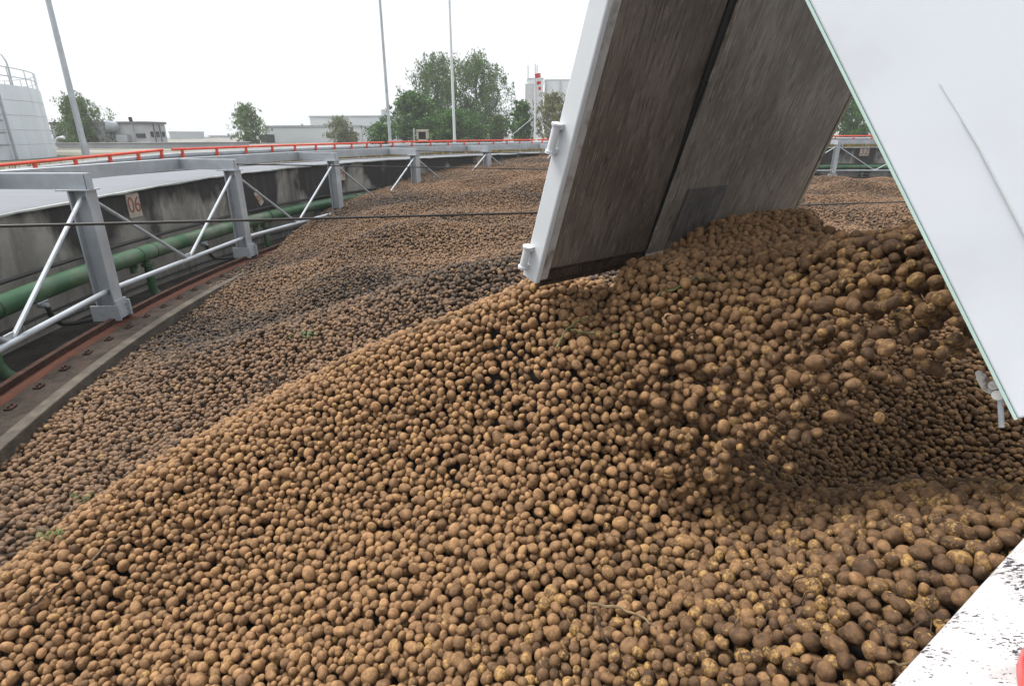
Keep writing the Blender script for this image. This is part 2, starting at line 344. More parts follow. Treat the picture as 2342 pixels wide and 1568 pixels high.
# ------------------------------------------------------------------ setting: pit floor, ground, apron
def annulus(name, r0, r1, z0, z1, m, n=180, a0=0, a1=360):
    mb = MB(); full = (a1-a0) >= 360; K = n if full else n+1; vs = []
    for i in range(K):
        t = a0+(a1-a0)*i/n
        vs += [pol(t, r0-RR, z0), pol(t, r1-RR, z1)]
    fs = [(2*i, 2*i+1, 2*((i+1) % K)+1, 2*((i+1) % K)) for i in range(n)]
    mb.add(vs, fs); return mb.build(name, m)
ZF, ZG, WW = -2.30, -.93, 1.2
mb = MB(); mb.add([pol(i*4, WW+.1, ZF-.27) for i in range(90)], [tuple(range(90))]); tag(mb.build('pit_floor', M_floor), kind='structure')
M_ground = layer(layer(mat('verge_ground', (.12, .12, .08), .95, 0, .4, .4), (.22, .21, .20), .12, .45, .55), (.07, .07, .07), .05, .55, .7)
tag(annulus('ground', RR+4.5, 900, ZG, ZG, M_ground, 120), kind='structure')

wall_z = interp([60, 90, 130, 140, 153, 161, 171, 177, 181, 187, 200, 230], [-.79, -.79, -.80, -.79, -.775, -.77, -.81, -.87, -.905, -.945, -.98, -.98])

A0, A1, NS = 40, 232, 240
AZ = [A0+(A1-A0)*i/NS for i in range(NS+1)]
mb = MB(); vs = []; uv = []
for t in AZ:
    zt = wall_z(t)
    for (w_, z) in ((WW, ZF-.4), (WW, zt-.001), (WW+.25, zt-.001), (WW+.25, ZF-.4)):
        vs.append(pol(t, w_, z)); uv.append((R_(t)*(RR+WW), zt-z, w_))
fs = [(4*i+k, 4*i+4+k, 4*i+5+k, 4*i+1+k) for i in range(NS) for k in range(3)]
mb.add(vs, fs)
wall = mb.build('retaining_wall', M_wall); set_vec(wall, 'uvw', uv)
tag(wall, 'curved grey concrete retaining wall with black run-down stains round the store', 'wall')
# pale apron above the wall, a lip along its inner edge
mb = MB(); vs = []
for i, t in enumerate(AZ):
    zt = wall_z(t); jit = .012*math.sin(i*1.3)+.010*math.sin(i*2.9)
    vs += [pol(t, WW-.06, zt+.012+jit*.3), pol(t, WW+.15, zt+.022+jit*.2), pol(t, 4.3, -.865)]
mb.add(vs, [(3*i+k, 3*i+1+k, 3*i+4+k, 3*i+3+k) for i in range(NS) for k in range(2)])
tag(mb.build('apron', M_apron, smooth=True), kind='structure')
mb = MB(); vs = []
for i, t in enumerate(AZ):
    zt = wall_z(t); jit = .012*math.sin(i*1.3)+.010*math.sin(i*2.9)
    vs += [pol(t, WW-.07, zt+.016+jit*.3), pol(t, WW-.07, zt-.010+jit*.6), pol(t, WW-.04, zt-.010+jit*.6), pol(t, WW-.04, zt+.022)]
mb.add(vs, [(4*i+k, 4*i+4+k, 4*i+4+(k+1) % 4, 4*i+(k+1) % 4) for i in range(NS) for k in range(4)])
lip = mb.build('lip', M_lip, wall)
# dark kerb between apron and verge
mb = MB(); vs = []
for t in AZ: vs += [pol(t, 4.3, -.95), pol(t, 4.3, -.835), pol(t, 4.55, -.835), pol(t, 4.55, -.95)]
mb.add(vs, [(4*i+k, 4*i+4+k, 4*i+5+k, 4*i+1+k) for i in range(NS) for k in range(3)])
tag(mb.build('verge_kerb', M_concd), kind='structure')

# rail, rail bed and concrete kerb at the foot of the frame
def ringsweep(w0, w1, z0, z1, a0, a1, n):
    mb = MB(); vs = []
    for i in range(n+1):
        t = a0+(a1-a0)*i/n; vs += [pol(t, w0, z0), pol(t, w0, z1), pol(t, w1, z1), pol(t, w1, z0)]
    fs = [(4*i+k, 4*i+(k+1) % 4, 4*i+4+(k+1) % 4, 4*i+4+k) for i in range(n) for k in range(4)]
    fs += [(0, 3, 2, 1), tuple(4*n+k for k in range(4))]
    mb.add(vs, fs); return mb
kb = ringsweep(-.72, -.60, ZF-.3, -2.232, 60, 225, 200).build('concrete_kerb', M_kerb, bevel=.012)
tag(kb, 'weathered concrete kerb between the rusty rail and the potatoes', 'kerb')
rt = thing('rail_track', pol(185, -.2, ZF), 'rusty curved steel rail on a bed plate below the grey posts', 'rail')
ringsweep(-.248, -.01, ZF-.3, -2.262, 60, 225, 200).build('bed_plate', M_rust, rt)
mb = ringsweep(-.10, -.035, -2.262, -2.20, 60, 225, 200); mb.build('rail', M_rustd, rt)
a = 60.
while a < 225:
    if a > 164:
        mb = MB(); c = pol(a, -.36, -2.252)
        rd = np.array([math.cos(R_(a)), math.sin(R_(a)), 0]); tg = np.array([-rd[1], rd[0], 0])
        mb.box(c, rd*.03, tg*.05, (0, 0, .008)); mb.tube([c+tg*.025, c+tg*.025+np.array([0, 0, .028])], .011, 6); mb.tube([c-tg*.025, c-tg*.025+np.array([0, 0, .028])], .011, 6)
        mb.build('clip', M_rustd, rt)
    a += 1.25
ringsweep(-.598, -.25, ZF-.3, -2.262, 60, 225, 200).build('rail_bed', M_bedc, rt)

# ------------------------------------------------------------------ ring frame
ZT, HP = -.42, 1.834
fr = thing('ring_frame', pol(185, 0, ZF), 'grey galvanised steel frame of posts, braces and beams round the potato store', 'steel frame')
def radial(deg): return np.array([math.cos(R_(deg)), math.sin(R_(deg)), 0])
PD = [math.degrees(PH-DL*i) for i in range(-1, 12)]
ZR = float(ring(245, 663, RR)[2])        # bottom rail height
for i, t in enumerate(PD):
    rd = radial(t); tg = np.array([-rd[1], rd[0], 0]); z0, z1 = ZT-HP+.02, ZT-.19
    c = pol(t, 0, 0); mb = MB(); h = (z1-z0)/2; zc = np.array([0, 0, (z0+z1)/2])
    mb.box(c-rd*.103+zc, rd*.009, tg*.10, (0, 0, h)); mb.box(c+rd*.103+zc, rd*.009, tg*.10, (0, 0, h)); mb.box(c+zc, rd*.094, tg*.007, (0, 0, h-.001))
    post = mb.build('post', M_galv, fr)
    mb = MB()                            # boxed bolted foot
    zb = np.array([0, 0, z0+.10])
    mb.box(c-tg*.135+zb, rd*.17, tg*.012, (0, 0, .10)); mb.box(c-rd*.13+zb+np.array([0, 0, .03]), rd*.012, tg*.122, (0, 0, .12))
    mb.box(c+tg*.135+zb, rd*.17, tg*.012, (0, 0, .10)); mb.box(c+rd*.02+np.array([0, 0, z0+.012]), rd*.13, tg*.12, (0, 0, .012))
    mb.box(c-rd*.16-tg*.11+zb+np.array([0, 0, .02]), rd*.02, tg*.012, (0, 0, .1))
    for sgn in (-1, 1):
        for zz in (.05, .11, .17):
            q = c-rd*.142+tg*.08*sgn+np.array([0, 0, z0+zz]); mb.tube([q, q-rd*.014], .012, 6)
            q = c-tg*.147+rd*.12*sgn+np.array([0, 0, z0+zz]); mb.tube([q, q-tg*.014], .012, 6)
    sub(mb, 'base_bracket', M_galv_l, post)
    mb = MB(); mb.box(c+np.array([0, 0, ZT-.185])+rd*.04, rd*.19, tg*.12, (0, 0, .008)); mb.box(c-rd*.112+np.array([0, 0, ZT-.085]), rd*.005, tg*.062, (0, 0, .09))
    sub(mb, 'cap_plate', M_galv_l, post)
KW = 1.15
def kz(t): return -.40
KD = [t-.6 for t in PD]
for i, t in enumerate(PD):
    # bracket arm from the outer girder to the post head
    p = pol(KD[i], KW-.02, -.505); q = pol(t, -.105, -.505); mb = MB(); mb.bar(p, q, .12, .185); mb.build('bracket_arm', M_galv, fr)
    if i+1 < len(PD):
        a_, b_ = pol(KD[i], KW+.06, -.50), pol(KD[i+1], KW+.06, -.50); mb = MB(); mb.bar(a_, b_, .14, .20); mb.build('top_beam', M_galv, fr)
        mid = (pol(t, 0, ZR)+pol(PD[i+1], 0, ZR))/2
        a1, b1 = pol(t, -.02, ZR), pol(PD[i+1], -.02, ZR); mb = MB(); mb.tube([a1, (a1+b1)/2, b1], .033, 10); mb.build('bottom_rail', M_galv_l, fr, smooth=True)
        for k, (s, e) in enumerate(((pol(t, -.01, ZT-.24), mid), (pol(PD[i+1], -.01, ZT-.24), mid))):
            d = (e-s)/np.linalg.norm(e-s); mb = MB(); mb.tube([s+d*.06, e-d*.05], .024, 8); mb.build('brace', M_galv_l, fr, smooth=True)
        mb = MB(); tgv = (b1-a1)/np.linalg.norm(b1-a1); mb.box(mid+np.array([0, 0, .035]), tgv*.07, np.cross(tgv, (0, 0, 1))*.008, (0, 0, .05)); mb.build('gusset', M_galv_l, fr)

# ------------------------------------------------------------------ pipework on the wall
pw = interp([60, 85, 156, 167, 175, 200, 230], [.98, .98, .95, .75, .55, .55, .55])
pz = -1.755
pipe = thing('green_pipe', pol(180, .55, ZF), 'fat green pipe running along the stained wall behind the posts', 'pipe')
PAZ = [62+(225-62)*i/160 for i in range(161)]
mb = MB(); mb.tube([pol(t, pw(t), pz) for t in PAZ], .122, 18); mb.build('main_pipe', M_green, pipe, smooth=True)
mids = [(PD[i]+PD[i+1])/2 for i in range(len(PD)-1)]; mids[0] = 188.6
for t in mids:
    t2 = t+.25; w0 = pw(t2)
    mb = MB(); a_ = pol(t2, w0-.02, pz-.09); mb.tube([a_, pol(t2, w0-.02, ZF-.02), pol(t2-.05, w0-.06, ZF-.14), pol(t2-.12, w0-.14, ZF-.25)], [.062, .062, .066, .085], 12)
    leg = mb.build('downpipe', M_green, pipe, smooth=True)
    mb = MB(); mb.tube([pol(t2, w0-.02, pz-.160), pol(t2, w0-.02, pz-.178)], .10, 14); mb.tube([pol(t2, w0-.02, pz-.188), pol(t2, w0-.02, pz-.206)], .10, 14)
    sub(mb, 'flange', M_green, leg, smooth=True)
    mb = MB(); mb.tube([pol(t2-.55, w0, pz), pol(t2-.50, w0, pz)], .126, 16); mb.tube([pol(t2+.5, w0, pz), pol(t2+.45, w0, pz)], .126, 16); mb.build('clamp_band', M_black, pipe, smooth=True)
    mb = MB(); q = pol(t2+.9, w0, pz-.11); mb.box(q+np.array([0, 0, -.02]), radial(t2)*.09, np.array([-radial(t2)[1], radial(t2)[0], 0])*.025, (0, 0, .03)); mb.box(q+np.array([0, 0, -.08]), radial(t2)*.03, np.array([-radial(t2)[1], radial(t2)[0], 0])*.05, (0, 0, .05)); mb.build('saddle', M_green, pipe)
mb = MB(); mb.tube([pol(t, min(1.165, pw(t)+.30), pz+.145) for t in PAZ], .028, 8)
tag(mb.build('conduit', M_cable, smooth=True), 'thin dark conduit along the wall just above the green pipe', 'conduit')
tray = thing('cable_tray', pol(180, 1.1, ZF), 'black ladder-shaped cable tray low on the wall beneath the green pipe', 'cable tray')
for nm, zz in (('side_rail', -2.27), ('side_rail', -2.43)):
    mb = MB(); mb.tube([pol(t, 1.10, zz) for t in PAZ], .018, 6); mb.build(nm, M_cable, tray)
mb = MB(); a = 62.
while a < 225:
    mb.bar(pol(a, 1.10, -2.43), pol(a, 1.10, -2.27), .016, .016, up=(1, 0, 0)); a += .62
o = mb.build('rungs', M_galv, tray); o['kind'] = 'stuff'
for lab, t in (('grey valve with a black hose dangling near the second grey post', 176.0), ('grey valve with a black hose dangling beside the nearest grey post', 186.6)):
    vv = thing('hose_valve', pol(t, .5, -1.9), lab, 'valve')
    mb = MB(); mb.tube([pol(t, .52, -1.90), pol(t, .40, -1.90)], .03, 10); mb.tube([pol(t-.25, .46, -1.86), pol(t+.25, .46, -1.86)], .012, 6); mb.build('valve_body', M_galv_l, vv, smooth=True)
    mb = MB(); mb.tube([pol(t, .42, -1.92), pol(t-.1, .42, -2.08), pol(t-.5, .44, -2.20), pol(t-1.0, .40, -2.25), pol(t-1.6, .3, -2.27)], .028, 8); mb.build('hose', M_black, vv, smooth=True)

# ------------------------------------------------------------------ number signs on the wall
def number_sign(txt, px, py, wd, hg, label, tilt=0., dig=.33):
    P = ring(px, py, RR+WW-.012); t = azi(P); rd = radial(t); tg = np.array([rd[1], -rd[0], 0])     # tg: to the right when facing the wall from inside
    th = thing('number_sign', P, label, 'sign', 'number signs on the concrete wall')
    c, s = math.cos(tilt), math.sin(tilt); X = tg*c+np.array([0, 0, s]); Y = np.array([0, 0, c])-tg*s
    mb = MB(); mb.box(P, X*wd/2, Y*hg/2, rd*.009); mb.build('plate', M_sign, th, bevel=.004)
    me = text_mesh(txt, dig); co = np.zeros(len(me.vertices)*3, np.float32); me.vertices.foreach_get('co', co); co = co.reshape(-1, 3)
    W = P+co[:, :1]*X+co[:, 1:2]*Y*1.12-rd*(.0125+co[:, 2:3]); me.vertices.foreach_set('co', W.astype(np.float32).ravel()); me.materials.clear(); me.materials.append(M_digit); me.update()
    o = bpy.data.objects.new('digits', me); COL.objects.link(o); o.parent = th; o.matrix_parent_inverse = Matrix.Translation(th.location).inverted()
number_sign('06', 306, 469, .33, .40, 'square plate with faded red number 06 on the wall')
number_sign('05', 592, 452, .17, .36, 'broken tilted plate with faint red number 05 on the wall', R_(32), .2)
number_sign('04', 779, 395, .36, .42, 'plate with red number 04 on the wall behind a post', 0, .36)
number_sign('02', 1097, 369, .36, .36, 'plate with red number 02 on the wall above the far potatoes', 0, .36)
number_sign('01', 1240, 357, .36, .36, 'plate with red number 01 half buried behind the potato crest', 0, .36)
number_sign('32', 1977, 346.5, .46, .40, 'plate with red number 32 on the far wall between tailgate and truck', 0, .40)

# ------------------------------------------------------------------ orange railing and crash barrier
RW = 5.0
secs = [([(-60, 384), (0, 377.5), (372, 342.5)], [-30, 78, 171, 250, 315, 368], 'orange handrail section nearest the white storage tank'),
        ([(393, 341.5), (620, 333), (879, 325)], [416, 495, 562, 622, 674, 722, 765, 804, 839, 871], 'orange handrail section in front of the white halls'),
        ([(887, 324.5), (1060, 321.5), (1223, 319.3)], [898, 942, 985, 1025, 1062, 1096, 1129, 1160, 1189, 1217], 'orange handrail section in front of the tall birches'),
        ([(1230, 319.2), (1400, 316), (1600, 313.5), (1800, 311.5), (1950, 310.3), (2120, 309.5), (2300, 309)], [1240, 1275, 1310, 1911, 1953, 1995, 2037], 'orange handrail section passing behind the truck tailgate')]
for pts, posts, lab in secs:
    f = interp([p[0] for p in pts], [p[1] for p in pts]); xs = np.linspace(pts[0][0], pts[-1][0], 24)
    P3 = [ring(x, f(x), RR+RW) for x in xs]
    th = thing('orange_handrail', P3[0], lab, 'railing', 'orange handrail sections on the crash barrier')
    mb = MB(); mb.tube(P3, .034, 8); mb.build('top_rail', M_orange, th, smooth=True)
    for x in posts:
        q = ring(x, f(x), RR+RW); mb = MB(); mb.bar(q, q-np.array([0, 0, .40]), .055, .07, up=(0, 1, 0)); mb.build('post', M_orange, th)
gr = thing('crash_barrier', pol(170, 5.1, ZG), 'galvanised corrugated crash barrier beneath the orange handrail', 'crash barrier')
allp = [p for s in secs for p in s[0]]; fz = interp([p[0] for p in allp], [p[1] for p in allp]); xs = np.linspace(-60, 2300, 90)
prof = [(0, .16), (.04, .13), (.04, .07), (-.01, .02), (-.01, -.02), (.04, -.07), (.04, -.13), (0, -.16), (-.012, -.16), (.026, -.12), (.026, -.075), (-.024, -.02), (-.024, .02), (.026, .075), (.026, .12), (-.012, .16)]
path = []
for x in xs:
    P = ring(x, fz(x), RR+RW+.08); rd = radial(azi(P)); path.append((P+np.array([0, 0, -.24]), -rd, np.array([0, 0, 1.])))
mb = MB(); mb.sweep(path, prof); mb.build('barrier_beam', M_galv_l, gr)
for x in np.linspace(-30, 2250, 44):
    P = ring(x, fz(x), RR+RW+.18); mb = MB(); mb.bar(np.array([P[0], P[1], ZG-.2]), P-np.array([0, 0, .1]), .06, .1, up=(0, 1, 0)); mb.build('barrier_post', M_galv, gr)

# ------------------------------------------------------------------ cables over the store
def cable(p, q, r, sag, lab, n=24):
    p, q = np.asarray(p), np.asarray(q); pts = [p+(q-p)*t-np.array([0, 0, sag*4*t*(1-t)]) for t in np.linspace(0, 1, n)]
    mb = MB(); mb.tube(pts, r, 8); return tag(mb.build('steel_cable', M_cable, smooth=True), lab, 'cable', 'cables stretched over the store')
cable(at(-320, 524, 4.9), at(2330, 451, 12.5), .0092, .02, 'thickest black cable crossing in front of the nearest grey post')
P2h = pol(PD[2], -.12, -.50)
cable(P2h, ring(2140, 398, RR-.1), .012, .02, 'thin black cable starting at the head of the second grey post')
cable(pol(PD[4], -.12, -.48), pol(PD[9], -.12, -1.1), .011, .05, 'thin black cable starting at the head of the fourth grey post')

# ------------------------------------------------------------------ truck: tipped body, tailgate
AL, TH = .724, R_(33.7)
AX = np.array([math.sin(AL), -math.cos(AL), 0]); H0 = np.array([math.cos(AL), math.sin(AL), 0]); Z = np.array([0, 0, 1.])
C0 = np.array([1.287, 1.305, -.69])                          # rear bottom corner of the near side
UP = -AX*math.sin(TH)+Z*math.cos(TH); FW = AX*math.cos(TH)+Z*math.sin(TH)
BW, BH, BL = 2.66, 2.25, 6.2
trk = thing('tipper_truck', C0+AX*2.5-Z*.9, 'white tipper body raised at the right and pouring out potatoes', 'truck')
def TB(s, u, w): return C0+FW*s+UP*u+H0*w                  # along, up, across
def tbox(mb, s0, s1, u0, u1, w0, w1): mb.box(TB((s0+s1)/2, (u0+u1)/2, (w0+w1)/2), FW*(s1-s0)/2, UP*(u1-u0)/2, H0*(w1-w0)/2)
mb = MB(); tbox(mb, 0, BL, 0, BH, 0, .026); side = mb.build('side_panel', M_truck, trk, bevel=.006)
mb = MB(); tbox(mb, -.007, .0, -.0, BH, -.003, .028); sub(mb, 'rear_edge_trim', M_mint, side)
mb = MB(); tbox(mb, 0, BL, 0, BH, BW-.045, BW); mb.build('side_panel', M_truck, trk)
mb = MB(); tbox(mb, .12, BL, .16, .20, .046, BW-.046); mb.build('body_floor', M_mud, trk)
mb = MB(); tbox(mb, BL-.05, BL, .21, BH, .046, BW-.046); mb.build('front_panel', M_truck, trk)
mb = MB()
for w_ in (.75, 1.9): tbox(mb, .3, BL, .02, .155, w_, w_+.12)
mb.build('body_runner', M_black, trk)
mb = MB(); c = C0+H0*(BW/2)-Z*.55
for w_ in (-.5, .5): mb.bar(c+H0*w_+AX*.2-Z*.05, c+H0*w_+AX*6-Z*.05, .12, .25)
mb.bar(c-H0*.6+AX*.25+Z*.12, c+H0*.6+AX*.25+Z*.12, .18, .3); mb.build('light_block_chassis', M_black, trk)  # dark beams added out of view to block sky light under the body
mb = MB(); mb.bar(C0+AX*.42-H0*.05-Z*.17, C0+AX*.42+H0*(BW+.1)-Z*.17, .02, .26); mb.build('light_block_flap', M_black, trk)  # unseen strip added to keep light out of the hollow
# rib running across the near side
def side_pt(x, y, off=-.0):
    d = ray(x, y); return d*((C0@H0+off)/(d@H0))
p0, p1, p2, p3 = side_pt(2085, -60), side_pt(2150, 190), side_pt(2245, 345), side_pt(2420, 680)
mb = MB(); [mb.bar(a_, b_, .003, w_, up=H0) for a_, b_, w_ in ((p1, side_pt(2200, 270), .004), (side_pt(2200, 270), p2, .008), (p2, p3, .012))]; sub(mb, 'weld_rib', M_hall, side)
# lock lever and pin under the rear corner
lk = MB(); o_ = side_pt(2262, 872, .09)
ol_ = [(2230, 851), (2236, 846), (2245, 848), (2255, 856), (2266, 868), (2276, 878), (2287, 888), (2291, 899), (2285, 908), (2276, 906), (2264, 901), (2250, 893), (2240, 880), (2233, 866)]
m_ = len(ol_); lk.add([side_pt(x_, y_, .050) for x_, y_ in ol_]+[side_pt(x_, y_, .064) for x_, y_ in ol_], [tuple(range(m_)), tuple(range(2*m_-1, m_-1, -1))]+[(k, k+m_, (k+1) % m_+m_, (k+1) % m_) for k in range(m_)])
lk.tube([side_pt(2281, 903, .03), side_pt(2287, 903, .10)], .013, 12); lk.tube([side_pt(2272, 880, .04), side_pt(2276, 878, .09)], .012, 12)
lk.build('lock_lever', M_steel_dirty, trk, smooth=True)
lk = MB(); lk.tube([side_pt(2286, 905, .035), side_pt(2289, 940, .035), side_pt(2291, 975, .035)], .0065, 8); lk.build('lock_pin', M_galv_l, trk, smooth=True)
# tailgate: swings from the top of the raised body
O = np.array([.126, 2.7, -.66])*1.0; O = ray(1232, 640)*2.7
GPH, GRO = .304, -.015
gu0 = Z*math.cos(GPH)+AX*math.sin(GPH)
GH = H0*math.cos(GRO)+gu0*math.sin(GRO); GU = gu0*math.cos(GRO)-H0*math.sin(GRO); GN = np.cross(GH, GU); GN /= np.linalg.norm(GN)   # GN: inner side
GS = 2.7/2.9; SW, GW, GT = .904*GS, 2.854*GS, 2.15
tg_ = bpy.data.objects.new('tailgate', None)
def GP(a, b, n): return O+GH*a+GU*b+GN*n
def gbox(mb, a0, a1, b0, b1, n0, n1): mb.box(GP((a0+a1)/2, (b0+b1)/2, (n0+n1)/2), GH*(a1-a0)/2, GU*(b1-b0)/2, GN*(n1-n0)/2)
gate = thing('tailgate', O, 'swung-open tailgate with two muddy steel leaves in a white frame', 'tailgate')
def leaf(name, quad, n0, n1, m, nm2=None):
    (a0, b0), (a1, b1), (a2, b2), (a3, b3) = quad; mb = MB(); vs = []; uv = []
    K = 14
    for i in range(K+1):
        for j in range(K+1):
            s, t = i/K, j/K
            a = (a0*(1-s)+a1*s)*(1-t)+(a3*(1-s)+a2*s)*t; b = (b0*(1-s)+b1*s)*(1-t)+(b3*(1-s)+b2*s)*t
            dent = .004*math.sin(a*7+b*3)*math.sin(b*6-a*2)
            vs.append(GP(a, b, n1+dent)); uv.append((a, b, 0))
    fs = [(i*(K+1)+j, (i+1)*(K+1)+j, (i+1)*(K+1)+j+1, i*(K+1)+j+1) for i in range(K) for j in range(K)]
    mb.add(vs, fs); base = len(mb.v)
    q = [GP(a0, b0, n0), GP(a1, b1, n0), GP(a2, b2, n0), GP(a3, b3, n0)]; mb.add(q, [(3, 2, 1, 0)]); uv += [(a0, b0, 0), (a1, b1, 0), (a2, b2, 0), (a3, b3, 0)]
    c = [0, K*(K+1), K*(K+1)+K, K]; B = [base, base+1, base+2, base+3]
    ed = [[i*(K+1) for i in range(K+1)], [K*(K+1)+j for j in range(K+1)], [i*(K+1)+K for i in range(K, -1, -1)], [j for j in range(K, -1, -1)]]
    for e, k in zip(ed, range(4)):
        mb.f.append(tuple([B[k], B[(k+1) % 4]]+e[::-1])); mb.m.append(0)
    o = mb.build(name, m, gate); set_vec(o, 'uvw', uv); return o
leaf('leaf', [(.062, .05), (SW-.008, .05), (SW-.095, GT), (.062, GT)], -.035, -.004, M_gateL)['label'] = 'dark muddy narrow leaf of the tailgate'
leaf('leaf', [(SW+.002, .035), (GW-.035, .035), (GW-.035, GT), (SW+.002, GT)], -.03, .014, M_gateR)['label'] = 'paler scratched wide leaf of the tailgate'
leaf('repair_plate', [(1.09*GS, .10), (1.525*GS, .10), (1.546*GS, .445*GS), (1.09*GS, .440*GS)], .019, .023, M_gatep)
mb = MB(); gbox(mb, .0, GW, .02, GT, -.075, -.05); mb.build('back_plate', M_black, gate)
mb = MB(); gbox(mb, -.03, .0, -.01, GT, -.085, .012); mb.build('frame_post', M_white, gate, bevel=.006)
mb = MB(); gbox(mb, .0005, .0610, -.005, GT, -.06, .004); mb.build('inner_frame', M_frameg, gate, bevel=.01)
mb = MB(); gbox(mb, .0445, SW+.02, -.015, .046, -.05, -.006); gbox(mb, .03, SW-.02, -.055, -.016, -.045, -.02); gbox(mb, .08, SW-.01, .047, .054, -.02, .002); mb.build('bottom_channel', M_mud, gate, bevel=.004)
mb = MB(); gbox(mb, GW-.034, GW-.010, .0, GT, -.05, -.02); mb.build('dark_gap_seal', M_black, gate)
mb = MB(); q_ = [(SW-.007, .05), (SW+.0015, .05), (SW+.0015, GT), (SW-.094, GT)]; mb.add([GP(a, b, n) for n in (-.04, .004) for a, b in q_], [(4, 5, 6, 7), (3, 2, 1, 0), (0, 1, 5, 4), (1, 2, 6, 5), (2, 3, 7, 6), (3, 0, 4, 7)]); mb.build('dark_gap_seal', M_black, gate)  # black fill painting the shade of the open gap between the leaves
mb = MB(); gbox(mb, GW-.009, GW+.035, -.01, GT, -.07, .014); mb.build('frame_post', M_framey, gate, bevel=.006)
for b0, b1 in ((.05, .145), (.60, .705)):
    mb = MB(); mb.tube([GP(-.055, b0, -.07), GP(-.055, b1, -.07)], .018, 14); mb.tube([GP(-.055, b1, -.07), GP(-.055, b1+.009, -.07)], .024, 14); mb.tube([GP(-.055, b0-.012, -.07), GP(-.055, b0, -.07)], .024, 14)
    gbox(mb, -.055, -.0305, b0-.01, b0+.012, -.09, -.05); gbox(mb, -.055, -.0305, b1-.012, b1+.01, -.09, -.05); mb.build('hinge', M_white, gate, smooth=True)

# white ledge by the camera
zl = -1.0
e0, e1 = ray(2342, 1225), ray(2030, 1568); e0 = e0*(zl/e0[2]); e1 = e1*(zl/e1[2]); ed = (e0-e1)/np.linalg.norm(e0-e1); en = np.array([ed[1], -ed[0], 0])
mb = MB(); q0, q1 = e1-ed*1.2, e0+ed*1.1; mb.add([q0, q1, q1+en*.9, q0+en*.9, q0-Z*.10, q1-Z*.10, q1+en*.9-Z*.10, q0+en*.9-Z*.10], [(0, 3, 2, 1), (4, 5, 6, 7), (0, 1, 5, 4), (1, 2, 6, 5), (2, 3, 7, 6), (3, 0, 4, 7)])
led = mb.build('white_ledge', M_ledge, bevel=.008); tag(led, 'white painted steel ledge spattered with black dirt in the near corner', 'ledge')
rp = ray(2462, 1714); rp = rp*((zl+.05)/rp[2])
mb = MB()
for i in range(9):
    a = math.pi*i/8; 
pts = [rp+ed*(.30*t-.09)+en*(.05-.14*t)*1.0+Z*(-.02) for t in np.linspace(0, 1, 8)]
mb.tube(pts, [.035, .05, .055, .057, .057, .055, .05, .035], 14); tag(mb.build('red_marker_lamp', M_red, smooth=True), 'rounded red lamp lying on the white ledge at the photo edge', 'lamp')

# ------------------------------------------------------------------ potato heap surfaces
class RBF:
    def __init__(s, P, V, lam=1e-3):
        s.P = np.asarray(P, float); V = np.asarray(V, float); n = len(s.P)
        A = s.k(s.P, s.P)+lam*np.eye(n); T = np.c_[np.ones(n), s.P]; K = np.zeros((n+3, n+3)); K[:n, :n] = A; K[:n, n:] = T; K[n:, :n] = T.T
        sol = np.linalg.solve(K, np.r_[V, np.zeros(3)]); s.w, s.c = sol[:n], sol[n:]
    def k(s, A, B):
        r2 = ((A[:, None]-B[None])**2).sum(-1); return .5*r2*np.log(r2+1e-9)
    def __call__(s, x, y):
        sh = np.shape(x); Q = np.c_[np.ravel(x), np.ravel(y)]; out = np.empty(len(Q))
        for i in range(0, len(Q), 20000): q = Q[i:i+20000]; out[i:i+20000] = s.k(q, s.P)@s.w+s.c[0]+q@s.c[1:]
        return out.reshape(sh)
def gate_pt(x, y, n=.03):
    d = ray(x, y); return d*(((O+GN*n)@GN)/(d@GN))
# --- old heap
OP = []
for t in range(200, 170, -4): OP += [pol(t, -.74, -2.35 if t > 180 else (-2.27 if t > 177 else -2.21)), pol(t, -1.6, -2.31 if t > 180 else -2.2)]
for t, w_, z in ((172, -.35, -2.21), (168, -.05, -2.02), (163.9, .1, -1.79), (158, .2, -1.6), (153, .3, -1.46), (147, .5, -1.30), (142.5, .5, -1.13), (136, .7, -1.0), (131, .9, -.93), (126, .9, -.95),
                 (120, .6, -1.15), (110, -.6, -1.75), (103, -.5, -2.15), (97, -.5, -2.27), (89, -.45, -2.29), (78, -.45, -2.29), (68, -.45, -2.29), (60, -.5, -2.29)): OP.append(pol(t, w_, z))
for x, y, g in ((416, 1040, 5.2), (640, 900, 5.4), (250, 1080, 5.3), (809, 610, 9.3), (1000, 700, 5.9), (1100, 640, 6.6), (1000, 480, 14), (1150, 520, 10.9), (1100, 420, 18), (720, 640, 8.8), (850, 520, 12.2),
                (1190, 440, 16), (1230, 365, 24.5), (1150, 385, 21.5), (1150, 470, 14.2), (1200, 600, 7.6), (1210, 560, 9.3), (1240, 500, 12), (1950, 430, 24), (1950, 470, 18), (2000, 530, 9.5), (1850, 520, 10)): OP.append(at(x, y, g))
for q in ((3, 6, -1.35), (6, 12, -1.6), (3, 12, -1.5), (4, 20, -1.2), (9, 24, -1.7), (5, 4.5, -1.4), (14, 16, -1.8), (20, 22, -2.1), (18, 12, -1.9), (8, 8, -1.4), (-2.6, 3.2, -2.28), (1, 2, -2.2), (2, 1, -2.3), (0, 1.5, -2.3), (-1, 2, -2.3), (2.5, 3, -2.0), (1, 3.4, -1.9), (-2, 1.5, -2.3), (3.3, 2.5, -2.1)): OP.append(np.array(q))
OP = np.array(OP); f_old0 = RBF(OP[:, :2], OP[:, 2], .02)
